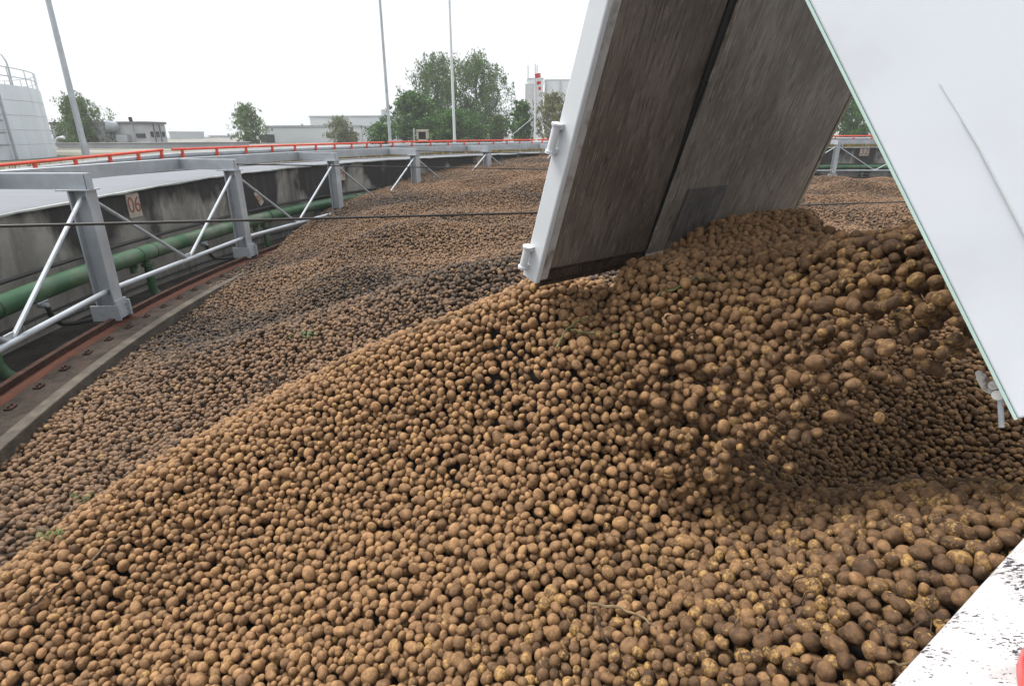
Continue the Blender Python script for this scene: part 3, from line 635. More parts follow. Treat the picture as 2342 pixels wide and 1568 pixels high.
def f_old(x, y):
    z = f_old0(x, y)
    s = -.35*x+.94*y                                     # load-by-load undulations
    n1 = np.sin(s*1.55+.6*np.sin(x*.5)+.35*x)*.5+np.sin(s*3.1+1.3*np.sin(x*.9+1)+2)*.25+np.sin(x*1.9-y*.7)*.2
    rr = np.hypot(x-CX, y-CY)-RR
    fade = np.clip((-rr-.7)/2.0, 0, 1)
    return np.maximum(z+.36*n1*fade, ZF-.08)
# --- fresh heap (B) and pouring stream (A)
ridge = [(-300, 1540, 4.1), (0, 1345, 3.75), (250, 1150, 3.72), (480, 1010, 3.72), (700, 885, 3.7), (900, 782, 3.45), (1050, 725, 3.2), (1215, 655, 2.95)]
BP = [at(*p) for p in ridge]
cent = np.array([-.3, 2.2])
back = []
for p in list(BP):
    d = np.array([p[0]*.25-.35, 1.0]); d /= np.linalg.norm(d)
    for s, dz in ((.35, .10), (.8, .45), (1.5, 1.0)): back.append(np.r_[p[:2]+d*s, p[2]-dz])
near = [(0, 1568, 3.45), (300, 1350, 3.45), (600, 1200, 3.3), (1171, 900, 2.9), (1171, 1568, 2.2), (900, 1000, 3.15), (2000, 1500, 1.88), (2300, 1200, 2.15), (2150, 1150, 2.38), (1500, 1300, 2.4), (1800, 1250, 2.35), (800, 1500, 2.6), (400, 1560, 3.0), (1000, 1200, 2.75)]
BP += back+[at(*p) for p in near]
BP += [np.array(q) for q in ((1.52, 1.78, -1.20), (1.62, 1.98, -1.30), (1.75, 2.15, -1.47), (2.0, 2.4, -1.85), (1.4, 2.5, -1.7), (.95, 2.3, -1.42), (.55, 2.40, -1.18), (2.4, 1.6, -1.25), (1.0, 3.0, -1.2), (2.0, 3.4, -1.7), (.3, 2.55, -.90), (.35, 2.85, -.80), (.65, 3.1, -.82), (1.5, .9, -1.2), (.6, .7, -1.6), (-.4, .9, -2.0), (2.6, 2.6, -2.0), (1.4, 4.0, -1.2), (.6, 3.7, -1.15), (2.6, 4.2, -1.3), (.4, 4.6, -1.7), (2.0, 5.2, -1.6))]
BP = np.array(BP); f_B0 = RBF(BP[:, :2], BP[:, 2], .01)
def f_B(x, y): return np.maximum(f_B0(x, y), ZF-.3)
edge = [(2235, 665, 2.18), (2150, 715, 2.18), (2050, 765, 2.19), (1900, 848, 2.22), (1750, 935, 2.32), (1620, 1020, 2.44), (1500, 1085, 2.57)]
inner = [(2110, 545, 2.32), (2010, 560, 2.42), (1900, 545, 2.75), (2180, 610, 2.24), (2000, 670, 2.29), (1850, 730, 2.40), (1700, 850, 2.42), (1550, 900, 2.55), (1640, 650, 2.75), (1700, 700, 2.6), (1500, 660, 2.62), (1400, 850, 2.72), (1300, 800, 2.78), (1350, 1000, 2.70), (1250, 1000, 2.83)]
gpts = [(1490, 592), (1560, 545), (1620, 512), (1700, 492), (1760, 484), (1810, 490)]
AP = [at(*p) for p in edge]+[at(*p) for p in inner]+[gate_pt(*p) for p in gpts]+[at(1890, 515, 3.6), at(1960, 545, 3.3), at(2050, 540, 2.9), at(2250, 600, 2.4)]
AP = np.array(AP); f_A = RBF(AP[:, :2], AP[:, 2], .01)
polyA = np.array([at(*p)[:2] for p in edge]+[at(1350, 1060, 2.68)[:2], at(1150, 1000, 2.9)[:2], at(1200, 850, 2.9)[:2], at(1380, 720, 2.75)[:2]]+[gate_pt(*p)[:2] for p in ((1478, 600), (1620, 512), (1750, 484), (1812, 490))]+[at(1890, 515, 3.6)[:2], at(2000, 545, 3.3)[:2], at(2140, 540, 2.6)[:2], at(2300, 600, 2.4)[:2]])
def in_poly(x, y, P):
    c = np.zeros(np.shape(x), bool); n = len(P)
    for i in range(n):
        (x0, y0), (x1, y1) = P[i], P[(i+1) % n]
        k = ((y0 > y) != (y1 > y)) & (x < (x1-x0)*(y-y0)/(y1-y0+1e-12)+x0); c ^= k
    return c
# --- ballistic packing on a height raster
GX0, GX1, GY0, GY1, CS = -3.6, 3.6, .35, 4.7, .011
nx, ny = int((GX1-GX0)/CS), int((GY1-GY0)/CS)
gx = GX0+(np.arange(nx)+.5)*CS; gy = GY0+(np.arange(ny)+.5)*CS; GX, GY = np.meshgrid(gx, gy, indexing='ij')
zB = f_B(GX, GY); zO = f_old(GX, GY); zA = f_A(GX, GY); inA = in_poly(GX, GY, polyA)
yr = interp([p[0] for p in BP[:8]]+[.9, 4], [p[1] for p in BP[:8]]+[4.6, 4.6])
fresh_zone = (zB > zO-.02) | (GY < yr(GX))
sB = np.where(GY < yr(GX), zB, np.maximum(zB, zO))
# gate keeps its own volume: nothing in front of it is allowed through the plate
sBfree = sB.copy()
def gate_side(x, y, z): return (np.stack([x, y, z], -1)-O)@GN
foot = {}
def footprint(r):
    k = max(1, int(round(r/CS*4)))
    if k not in foot:
        q = int(k/4)+1; i = np.arange(-q, q+1)*CS; X, Y = np.meshgrid(i, i, indexing='ij'); rr = k*CS/4; h = rr*rr-X*X-Y*Y; inside = h > 0
        foot[k] = (q, np.where(inside, np.sqrt(np.maximum(h, 0)), -9.))
    return foot[k]
def deposit(hm, target, mask, step, passes, size, tol):
    out = []
    for p in range(passes):
        xs = np.arange(GX0+.1, GX1-.1, step); ys = np.arange(GY0+.1, GY1-.1, step); X, Y = np.meshgrid(xs, ys); X = X.ravel(); Y = Y.ravel()
        o = RNG.permutation(len(X)); X, Y = X[o], Y[o]; rs = size(len(X))
        J = RNG.uniform(-step*.7, step*.7, (len(X), 5, 2))
        for n in range(len(X)):
            ix0 = int((X[n]-GX0)/CS); iy0 = int((Y[n]-GY0)/CS)
            if not mask[ix0, iy0]: continue
            r = rs[n]; q, hs_ = footprint(r); best = None
            for k in range(5):
                x, y = X[n]+J[n, k, 0], Y[n]+J[n, k, 1]; ix = int((x-GX0)/CS); iy = int((y-GY0)/CS)
                if ix < q or iy < q or ix >= nx-q or iy >= ny-q or not mask[ix, iy]: continue
                w_ = hm[ix-q:ix+q+1, iy-q:iy+q+1]; zc = float((w_+np.where(hs_ > -1, hs_, -99)).max())
                rel = zc-target[ix, iy]
                if best is None or rel < best[0]: best = (rel, ix, iy, x, y, zc)
            if best is None or best[0] > tol*r: continue
            rel, ix, iy, x, y, zc = best; zc -= r*.10
            w_ = hm[ix-q:ix+q+1, iy-q:iy+q+1]; np.maximum(w_, np.where(hs_ > -1, zc+hs_, -99), out=w_)
            out.append((x, y, zc, r))
    return out
def size_fresh(n): return np.clip(RNG.lognormal(math.log(.0202), .20, n), .012, .033)
def size_old(n): return np.clip(RNG.lognormal(math.log(.0208), .18, n), .013, .031)
frng = np.sqrt(GX**2+GY**2+sB**2)
PXY = proj(np.stack([GX, GY, sB], -1).reshape(-1, 3)).reshape(nx, ny, 2)
seen = (PXY[..., 0] > -260) & (PXY[..., 0] < 2600) & (PXY[..., 1] < 1820) & ((np.stack([GX, GY, sB], -1)@cF) > .3)
behind = gate_side(GX, GY, sB) < -.10
wv = (GX*H0[0]+GY*H0[1])-O@np.r_[H0[:2], 0]
behind_gate = behind & (wv > -.05) & (wv < GW+.05)
mB = seen & fresh_zone & ~((inA) & (zA > sB+.35) & False)
hm = sB-.10
pB = deposit(hm, sB-.02, mB, .031, 7, size_fresh, .45)
hmA = np.where(inA, np.maximum(hm, zA-.18), hm)
mA = inA & (zA > sB-.06) & (gate_side(GX, GY, zA) > .02)
pA = deposit(hmA, zA-.01, mA, .032, 9, size_fresh, .45)
for k in range(190):                        # loose ones thrown clear of the lower edge of the flow
    i = RNG.uniform(0, len(edge)-1.001); a, f_ = int(i), i % 1; P_ = at(*edge[a])*(1-f_)+at(*edge[a+1])*f_; tow = abs(RNG.normal(0, .07)); dx = np.array([.62, -.55, -.35])*tow
    P_ = P_+dx+RNG.normal(0, .03, 3)
    zb = float(f_B(np.array([P_[0]]), np.array([P_[1]]))[0])
    if P_[2] > zb+.05: pA.append((P_[0], P_[1], P_[2], float(size_fresh(1)[0])*RNG.uniform(.45, 1.)))
pB = np.array(pB); pA = np.array(pA)
E_ = np.array([at(*p) for p in edge]); Es = np.concatenate([np.linspace(E_[i], E_[i+1], 40) for i in range(len(E_)-1)])
de = np.sqrt(((pA[:, None, :2]-Es[None, :, :2])**2).sum(-1)).min(1); lo_ = np.clip(1-de/.30, 0, 1)
pA[:, :3] += RNG.normal(0, 1, (len(pA), 3))*(lo_*.030)[:, None]+np.array([.35, -.4, -.3])*(np.abs(RNG.normal(0, .09, len(pA)))*lo_**2)[:, None]
pA = pA[RNG.random(len(pA)) > .28*lo_]
# --- older potatoes: jittered packing over the wide heap
def old_field():
    out = []; s = .0388
    xs = np.arange(-7, 24, s); ys = np.arange(.8, 32, s*.866)
    X, Y = np.meshgrid(xs, ys); X = X+np.where(np.arange(len(ys)) % 2, s/2, 0)[:, None]; X = X.ravel(); Y = Y.ravel()
    rad = np.hypot(X-CX, Y-CY)-RR; k = rad < 1.2; X, Y = X[k], Y[k]
    az = (np.degrees(np.arctan2(Y-CY, X-CX)) % 360)
    lim = np.interp(az, [60, 98, 112, 122, 130, 147, 155, 163, 170, 174, 210], [-.55, -.55, -.5, .7, 1.4, 1.35, .5, .25, .0, -.42, -.76]); k = np.hypot(X-CX, Y-CY)-RR < lim; X, Y = X[k], Y[k]
    Zs = f_old(X, Y); P = np.stack([X, Y, Zs], -1); d = P@cF; k = d > .8; X, Y, Zs, P, d = X[k], Y[k], Zs[k], P[k], d[k]
    q = proj(P); k = (q[:, 0] > -200) & (q[:, 0] < 2450) & (q[:, 1] < 1750) & ~((q[:, 0] > 1420) & (q[:, 0] < 1700) & (d > 4.5)) & ~((q[:, 0] > 2200) & (d > 5))
    X, Y, Zs, d = X[k], Y[k], Zs[k], d[k]
    k = ((f_B0(X, Y) < Zs+.10) & (Y > yr(X)-.05)) | (Y > 4.7); X, Y, Zs, d = X[k], Y[k], Zs[k], d[k]
    n = len(X); r = size_old(n)
    return np.stack([X+RNG.uniform(-.45, .45, n)*s, Y+RNG.uniform(-.45, .45, n)*s, Zs+RNG.normal(0, .0155, n), r], -1)
pO = old_field()
print('potatoes', len(pA), len(pB), len(pO))

# --- potato shapes
import bmesh
def ico(sub_):
    bm = bmesh.new(); bmesh.ops.create_icosphere(bm, subdivisions=sub_, radius=1); bm.verts.ensure_lookup_table()
    V = np.array([v.co[:] for v in bm.verts]); F_ = np.array([[v.index for v in f.verts] for f in bm.faces]); bm.free(); return V, F_
def shape(V, seed):
    g = np.random.default_rng(seed); s = np.array([g.choice([1.02, 1.1, 1.18, 1.26, 1.36, 1.5]), g.uniform(.92, 1.06), g.uniform(.84, 1.0)]); s /= s.prod()**(1/3)
    d = np.ones(len(V))
    for k in range(7):
        a = g.normal(size=3); a /= np.linalg.norm(a); d += g.uniform(-.068, .068)*np.cos((V@a)*g.uniform(1.5, 3.6)+g.uniform(0, 6))
    a = g.normal(size=3); a /= np.linalg.norm(a)
    W = V*d[:, None]*s; W = W*(1+.10*g.uniform(-1, 1)*V[:, :1]); return W
def rand_rot(n):
    q = RNG.normal(size=(n, 4)); q /= np.linalg.norm(q, axis=1)[:, None]; w_, x, y, z = q.T
    return np.stack([1-2*(y*y+z*z), 2*(x*y-z*w_), 2*(x*z+y*w_), 2*(x*y+z*w_), 1-2*(x*x+z*z), 2*(y*z-x*w_), 2*(x*z-y*w_), 2*(y*z+x*w_), 1-2*(x*x+y*y)], -1).reshape(n, 3, 3)
VAR = 14
# --- who becomes an individual: the 300 largest in the picture that lie open
cand = np.r_[np.c_[pA, np.zeros(len(pA))], np.c_[pB, np.ones(len(pB))]]
pj = proj(cand[:, :3]); dep = cand[:, :3]@cF
ixs = np.clip(((cand[:, 0]-GX0)/CS).astype(int), 0, nx-1); iys = np.clip(((cand[:, 1]-GY0)/CS).astype(int), 0, ny-1)
openf = cand[:, 2]+cand[:, 3]*.9 > hmA[ixs, iys]-.012
d_side = C0@H0; 
sx = 1850+(pj[:, 1])*.479                                   # truck edge
lx = 2342-(pj[:, 1]-1225)*.91                                # ledge edge
vis = openf & (pj[:, 0] > 10) & (pj[:, 0] < np.minimum(sx, 2342)-18) & (pj[:, 1] > 470) & (pj[:, 1] < 1560) & ~((pj[:, 1] > 1215) & (pj[:, 0] > lx-14))
size = np.where(vis, cand[:, 3]/dep, 0); top = np.argsort(-size)[:300]
is_ind = np.zeros(len(cand), bool); is_ind[top] = True

def muddy(x, y): return 1/(1+np.exp(-((x*.75-y*1.0+1.45)*2.8)))      # wetter, muddier load by the ledge; also tints the hollow's shade in
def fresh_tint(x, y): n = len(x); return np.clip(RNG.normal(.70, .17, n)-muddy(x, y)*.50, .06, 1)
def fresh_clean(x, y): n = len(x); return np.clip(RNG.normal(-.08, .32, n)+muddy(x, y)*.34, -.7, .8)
def tints(P, old):
    n = len(P); x, y = P[:, 0], P[:, 1]
    if old:
        s = -.35*x+.94*y
        band = .50+.33*np.sin(s*1.55+.6*np.sin(x*.5)+.35*x+1.2)+.2*np.sin(s*.8+x*.6)+.18*np.sin(x*2.3+y*1.1+np.sin(y*1.7))
        return np.clip(band+RNG.normal(0, .24, n), 0, 1)
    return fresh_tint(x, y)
VV, FF, TT, OO, CC = [], [], [], [], []
off = 0
def emit(P, old, sub_):
    global off
    if len(P) == 0: return
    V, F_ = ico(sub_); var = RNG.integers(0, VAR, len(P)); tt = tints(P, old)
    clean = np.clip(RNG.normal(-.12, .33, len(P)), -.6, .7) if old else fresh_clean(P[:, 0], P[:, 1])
    for k in range(VAR):
        i = np.where(var == k)[0]
        if len(i) == 0: continue
        S_ = shape(V, 100+k); Rm = rand_rot(len(i))
        W = np.einsum('nij,vj->nvi', Rm, S_)*P[i, 3][:, None, None]+P[i, None, :3]
        n, v = len(i), len(V)
        VV.append(W.reshape(-1, 3).astype(np.float32)); FF.append((F_[None]+(np.arange(n)*v)[:, None, None]+off).reshape(-1, 3).astype(np.int32)); off += n*v
        TT.append(np.repeat(tt[i], v)); OO.append(np.full(n*v, 1. if old else 0.)); CC.append(np.repeat(clean[i], v))
rest = cand[~is_ind][:, :4]
dr = np.linalg.norm(rest[:, :3], axis=1)
hid = rest[:, 2]+rest[:, 3] < hmA[np.clip(((rest[:, 0]-GX0)/CS).astype(int), 0, nx-1), np.clip(((rest[:, 1]-GY0)/CS).astype(int), 0, ny-1)]-.10
emit(rest[dr < 2.6], False, 3); emit(rest[dr >= 2.6], False, 2)
do = np.linalg.norm(pO[:, :3], axis=1)
emit(pO[do < 8.5], True, 2); emit(pO[do >= 8.5], True, 1)
# near-black bed under the potatoes, shade of the gaps in its colour
nP = off
def bed(x0, x1, y0, y1, n, m_, f, dz, cond):
    global off
    X, Y = np.meshgrid(np.linspace(x0, x1, n), np.linspace(y0, y1, m_), indexing='ij'); Zz = f(X, Y)+dz
    V = np.stack([X, Y, Zz], -1).reshape(-1, 3); ok = cond(X, Y)
    i, j = np.meshgrid(np.arange(n-1), np.arange(m_-1), indexing='ij'); k = ok[:-1, :-1] & ok[1:, :-1] & ok[:-1, 1:] & ok[1:, 1:]; i, j = i[k], j[k]; a = i*m_+j
    F_ = np.r_[np.stack([a, a+m_, a+m_+1], -1), np.stack([a, a+m_+1, a+1], -1)]+off
    VV.append(V.astype(np.float32)); FF.append(F_.astype(np.int32)); off += len(V); TT.append(np.zeros(len(V))); OO.append(np.zeros(len(V))); CC.append(np.zeros(len(V)))
    return len(F_)
nf0 = sum(len(f) for f in FF)
bed(-7.5, 24, .3, 32, 420, 420, lambda x, y: np.where((y < 4.7) & (x < 3.6) & (x > -3.6), np.where(y < yr(x), f_B0(x, y), np.maximum(f_old(x, y), f_B0(x, y)))-.088, f_old(x, y)), -.06, lambda x, y: np.hypot(x-CX, y-CY)-RR < np.interp(np.degrees(np.arctan2(y-CY, x-CX)) % 360, [60, 98, 112, 122, 130, 147, 155, 163, 170, 174, 210], [-.6, -.6, -.5, .7, 1.3, 1.25, .45, .2, -.05, -.45, -.78]))
V = np.concatenate(VV); Fc = np.concatenate(FF); me = bpy.data.meshes.new('potato_heap')
me.vertices.add(len(V)); me.vertices.foreach_set('co', V.ravel()); nl = len(Fc)*3
me.loops.add(nl); me.loops.foreach_set('vertex_index', Fc.ravel()); me.polygons.add(len(Fc)); me.polygons.foreach_set('loop_start', np.arange(0, nl, 3, dtype=np.int32))
mi = np.zeros(len(Fc), np.int32); mi[nf0:] = 1
me.materials.append(M_pot); me.materials.append(M_bed); me.polygons.foreach_set('material_index', mi); me.polygons.foreach_set('use_smooth', np.ones(len(Fc), bool))
me.update(calc_edges=True)
heap = bpy.data.objects.new('potato_heap', me); COL.objects.link(heap)
set_attr(heap, 'tint', np.concatenate(TT)); set_attr(heap, 'old', np.concatenate(OO)); set_attr(heap, 'clean', np.concatenate(CC))
tag(heap, 'huge heap of thousands of muddy brown potatoes filling the round store', 'potatoes', kind='stuff')
# individuals
V3, F3 = ico(4); protos = []
for k in range(VAR):
    S_ = shape(V3, 100+k); pm = bpy.data.meshes.new('potato'); pm.from_pydata(S_.tolist(), [], F3.tolist()); pm.materials.append(M_pot1)
    pm.polygons.foreach_set('use_smooth', [True]*len(F3)); pm.update(); protos.append(pm)
GRP = {'pour': ('loose brown potato in the flow tumbling out of the tipped truck body', 'potatoes tumbling out of the truck'),
       'gate': ('muddy potato banked up against the inner face of the open tailgate', 'potatoes banked against the tailgate'),
       'ledge': ('mud-caked potato lying on the shaded heap beside the white spattered ledge', 'potatoes lying beside the white ledge'),
       'low': ('brown potato lying on the lower part of the freshly tipped heap', 'potatoes on the lower fresh heap')}
for i in top:
    x, y, z, r, src = cand[i]; o = bpy.data.objects.new('potato', protos[int(RNG.integers(VAR))]); COL.objects.link(o)
    px, py = pj[i]
    key = ('gate' if gate_side(x, y, z) < .35 and src == 0 else 'pour') if src == 0 else ('ledge' if px > 1500+(1568-py)*.2 else 'low')
    o.location = (x, y, z); o.scale = (r, r, r); o.rotation_mode = 'QUATERNION'; q = RNG.normal(size=4); q /= np.linalg.norm(q); o.rotation_quaternion = q
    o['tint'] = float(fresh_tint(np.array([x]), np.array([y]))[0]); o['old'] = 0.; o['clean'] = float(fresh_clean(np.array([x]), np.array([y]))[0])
    tag(o, GRP[key][0], 'potato', GRP[key][1])

# ------------------------------------------------------------------ haulm, straw and weeds on the heap
def surf(x, y):
    if GX0+.05 < x < GX1-.05 and GY0+.05 < y < GY1-.05:
        i, j = int((x-GX0)/CS), int((y-GY0)/CS)
        if mB[i, j] or mA[i, j]: return hmA[i, j]
    return float(f_old(np.array([x]), np.array([y]))[0])+.025
def find(px, py, g0):
    d = ray(px, py); d = d/np.linalg.norm(d); g = g0*.55
    while g < g0*2.2:
        p = d*g
        if p[2] < surf(p[0], p[1])+.004: return p
        g += .008
    return d*g0
def strand(name, pts, g0, r, m, lab, cat, lift=.012):
    P = [find(x, y, g0) for x, y in pts]; Q = []
    for a, b_ in zip(P[:-1], P[1:]):
        for t in np.linspace(0, 1, 5)[:-1]:
            c = a+(b_-a)*t; c[2] = .5*c[2]+.5*max(c[2], surf(c[0], c[1]))+lift+.004*math.sin(t*9+c[0]*40); Q.append(c)
    Q.append(P[-1]+np.array([0, 0, lift])); mb = MB(); mb.tube(Q, [r*(1-.6*k/len(Q)) for k in range(len(Q))], 6); return tag(mb.build(name, m, smooth=True), lab, cat)
strand('stem', [(1272, 805), (1290, 765), (1320, 740), (1345, 730)], 2.8, .006, M_stem, 'short bent green stem on the fresh potatoes left of centre flow', 'stem')
strand('stem', [(1305, 758), (1345, 768), (1390, 772), (1440, 765)], 2.75, .005, M_stem, 'long thin olive stem lying level beside the bent green stem', 'stem')
strand('stem', [(1490, 690), (1540, 668), (1590, 645), (1625, 638)], 2.6, .006, M_stem, 'olive stem on the potatoes just below the tailgate seam', 'stem')
strand('twig', [(1520, 610), (1545, 590), (1565, 572)], 2.7, .005, M_straw, 'brown twig among potatoes at the foot of the tailgate', 'twig')
strand('twig', [(1350, 1385), (1420, 1395), (1470, 1420), (1500, 1440)], 2.2, .006, M_straw, 'brown haulm twig on the near potatoes at bottom centre', 'twig')
strand('twig', [(1360, 1400), (1372, 1440), (1392, 1475)], 2.15, .005, M_root, 'dark short twig crossing the haulm twig at bottom centre', 'twig')
strand('twig', [(180, 1310), (240, 1260), (300, 1215)], 3.6, .006, M_straw, 'dry stalk lying on the fresh heap near the bottom left', 'twig')
strand('twig', [(60, 1400), (110, 1365), (145, 1330)], 3.6, .006, M_root, 'dark stalk lying lowest of all near the bottom left', 'twig')
strand('twig', [(930, 765), (990, 740), (1050, 728)], 3.3, .006, M_straw, 'pale stalk along the crest of the fresh heap', 'twig')
strand('twig', [(2030, 1520), (2080, 1530), (2130, 1550)], 1.9, .004, M_straw, 'tan root fibre on potatoes close to the white ledge', 'twig')
for (px, py, g0, lab) in ((700, 765, 8.3, 'green weed tuft on the old potatoes in mid heap'), (200, 1140, 5.2, 'small green weed on the dark old potatoes at left'), (115, 1225, 4.7, 'tiny green weed beside the fresh heap at far left')):
    c = find(px, py, g0); mb = MB()
    for k in range(30):
        a = random.uniform(0, 6.28); l_ = random.uniform(.02, .06)*g0/7; p = c+np.array([random.gauss(0, .06), random.gauss(0, .05), .01])*g0/7; d = np.array([math.cos(a), math.sin(a), random.uniform(.1, .9)])*l_; s_ = np.array([-math.sin(a), math.cos(a), 0])*l_*.22
        mb.add([p, p+d*.5+s_, p+d, p+d*.5-s_], [(0, 1, 2, 3)])
    o = mb.build('weed', M_leaf['birch']); set_attr(o, 'tint', RNG.random(len(o.data.vertices))); tag(o, lab, 'weed')
for (px, py, g0, n, lab) in ((900, 760, 3.9, 14, 'tangle of thin roots behind the crest of the fresh heap'), (2235, 1500, 1.8, 14, 'wisp of fine dark roots beside the white ledge'), (1760, 1380, 2.1, 8, 'sparse fine roots on the near shaded potatoes'), (620, 875, 5.2, 22, 'dark matted haulm on the old potatoes behind the fresh crest')):
    mb = MB(); c = find(px, py, g0)
    for k in range(n):
        a = random.uniform(0, 6.28); p = c+np.array([random.gauss(0, .07), random.gauss(0, .05), .012]); Q = []
        for t in range(5): p = p+np.array([math.cos(a), math.sin(a), 0])*random.uniform(.015, .04); a += random.gauss(0, .5); p[2] = max(surf(p[0], p[1])+.006, c[2]-.2); Q.append(p.copy())
        mb.tube(Q, .0018*g0/2, 4)
    tag(mb.build('root_tangle', M_root), lab, 'roots')

# ------------------------------------------------------------------ trees
def tree(name, px, top_y, wpx, Y, kind, lab, leaves=5200, leaf=.15, droop=0., trunkm=None, prof=None, base_frac=.12, group='trees beyond the railing'):
    b = aty(px, 320, Y); base = np.array([b[0], b[1], ZG]); zt = aty(px, top_y, Y)[2]; H = zt-ZG
    Wd = wpx*KPX/FPX*(Y*math.cos(PITCH)+1)/2
    th = thing(name, base, lab, 'tree', group)
    lean = np.array([random.uniform(-.04, .04)*H, random.uniform(-.04, .04)*H, 0])
    mb = MB(); tp = [base-Z*.3]+[base+lean*t*t+Z*H*t+np.array([random.gauss(0, .01), random.gauss(0, .01), 0])*H for t in (.12, .3, .5, .7, .88)]
    r0 = .022*H; mb.tube(tp, [r0*1.25, r0, r0*.8, r0*.55, r0*.32, r0*.1], 8)
    prof = prof or [(0, .35), (.15, .8), (.35, 1.), (.55, .85), (.75, .6), (.9, .33), (1., .1)]
    fp = interp([p[0] for p in prof], [p[1] for p in prof])
    clumps = []
    nb = 64; leaves = int(leaves*1.5); leaf *= 1.45
    for k in range(nb):
        t = base_frac+(1-base_frac)*((k+.5)/nb)**.9*.97; a = k*2.4+random.uniform(-.5, .5); rad = Wd*fp((t-base_frac)/(1-base_frac))*random.choice((.45, .7, .9, 1., 1.12))*random.uniform(.85, 1.1)
        s = base+lean*t*t+Z*H*max(.08, t-.10); e = base+lean*t*t+np.array([math.cos(a)*rad, math.sin(a)*rad, 0])+Z*H*(t+random.uniform(-.02, .05))
        mid_ = (s+e)/2+Z*.04*H*random.uniform(0, 1); mb.tube([s, mid_, e], [r0*.28*(1.1-t), r0*.16*(1.1-t), r0*.05], 5)
        for u in (.35, .6, .8, 1.):
            for q in range(2):
                p = s+(e-s)*u+np.array([random.gauss(0, 1), random.gauss(0, 1), random.gauss(0, .7)])*.10*Wd; clumps.append((p, random.choice((.5, .8, 1.15))*(.10*Wd+.12), random.random()))
    mb.build('trunk', trunkm or M_bark, th, smooth=True)
    nc = len(clumps); per = max(6, leaves//nc); tot = nc*per
    cp = np.repeat(np.array([c[0] for c in clumps]), per, 0); cs_ = np.repeat(np.array([c[1] for c in clumps]), per); ct = np.repeat(np.array([c[2] for c in clumps]), per)
    d = RNG.normal(size=(tot, 3)); d /= np.linalg.norm(d, axis=1)[:, None]; d *= (RNG.random(tot)**.45)[:, None]; p = cp+d*cs_[:, None]*np.array([1, 1, .8])
    if droop: p[:, 2] -= RNG.random(tot)**1.5*droop*H*.14
    p[:, 2] = np.maximum(p[:, 2], ZG+.1)
    s = leaf*RNG.uniform(.6, 1.3, tot); A = RNG.normal(size=(tot, 3)); A /= np.linalg.norm(A, axis=1)[:, None]
    if droop: A[:, 2] -= 1.2; A /= np.linalg.norm(A, axis=1)[:, None]
    B_ = np.cross(A, RNG.normal(size=(tot, 3))); B_ /= np.linalg.norm(B_, axis=1)[:, None]
    wl = .55 if not droop else .38
    Vq = np.stack([p-A*s[:, None]*.5, p+B_*s[:, None]*wl*.5, p+A*s[:, None]*.5, p-B_*s[:, None]*wl*.5], 1).reshape(-1, 3)
    me = bpy.data.meshes.new('crown'); me.vertices.add(len(Vq)); me.vertices.foreach_set('co', Vq.astype(np.float32).ravel()); me.loops.add(tot*4); me.loops.foreach_set('vertex_index', np.arange(tot*4, dtype=np.int32))
    me.polygons.add(tot); me.polygons.foreach_set('loop_start', np.arange(0, tot*4, 4, dtype=np.int32)); me.materials.append(M_leaf[kind]); me.update(calc_edges=True)
    o = bpy.data.objects.new('crown', me); COL.objects.link(o); o.parent = th; o.matrix_parent_inverse = Matrix.Translation(th.location).inverted()
    set_attr(o, 'tint', np.repeat(np.clip(ct*.65+RNG.normal(.2, .2, tot), 0, 1), 4))
    return th
BP_ = [(0, .45), (.12, .85), (.3, 1.), (.5, .86), (.7, .62), (.88, .36), (1., .08)]
col = [(0, .5), (.2, .85), (.4, .95), (.6, 1.), (.8, .8), (.92, .5), (1., .15)]
tree('birch_tree', 193, 216, 140, 62, 'birch', 'drooping birch behind the nearest lamp pole beside the white tank', 8500, .17, 1., M_birchbark, BP_, .03)
tree('young_tree', 572, 236, 84, 72, 'fresh', 'lone bright green young tree left of the white halls', 5000, .17, .3, M_birchbark, BP_, .05)
tree('birch_sapling', 782, 265, 76, 64, 'pale', 'sparse pale birch sapling in front of the white hall', 1500, .17, .9, M_birchbark, BP_, .05)
tree('shrub', 872, 282, 60, 60, 'dark', 'low dark shrub just left of the second lamp pole base', 2600, .16, 0, M_bark, col, .02)
tree('alder_tree', 950, 214, 150, 66, 'dark', 'dense dark green tree at the left of the tall birches', 9000, .2, 0, M_bark, BP_, .03)
tree('alder_tree', 1040, 255, 150, 64, 'dark', 'lower dark green tree below the white flag pole', 7000, .2, 0, M_bark, col, .02)
tree('tall_birch', 1000, 118, 128, 74, 'birch', 'tall drooping birch left of the white flag pole', 9500, .2, 1., M_birchbark, col, .12)
tree('tall_birch', 1092, 116, 160, 72, 'birch', 'tall drooping birch right of the white flag pole, the widest one', 12500, .2, 1., M_birchbark, col, .06)
tree('shrub', 1137, 262, 52, 68, 'fresh', 'light green shrub right of the tall birches', 2600, .17, 0, M_bark, col, .02)
tree('dark_tree', 1192, 230, 74, 66, 'dark', 'small dark conical tree left of the windsock mast', 5200, .17, 0, M_bark, BP_, .02)
tree('yellowing_tree', 1268, 212, 92, 64, 'yellow', 'yellowing loose tree right of the windsock mast', 4200, .18, .4, M_bark, col, .04)
tree('yellowing_tree', 1318, 232, 70, 70, 'yellow', 'yellowing tree half hidden behind the tailgate edge', 3000, .18, .4, M_bark, col, .04)
tree('roadside_tree', 1950, 196, 130, 58, 'dark', 'dark green tree seen between tailgate and truck body', 8000, .19, .2, M_bark, col, .02)
tree('roadside_tree', 2060, 175, 130, 62, 'birch', 'taller grey-green tree mostly hidden by the truck body', 6000, .19, .6, M_bark, col, .02)
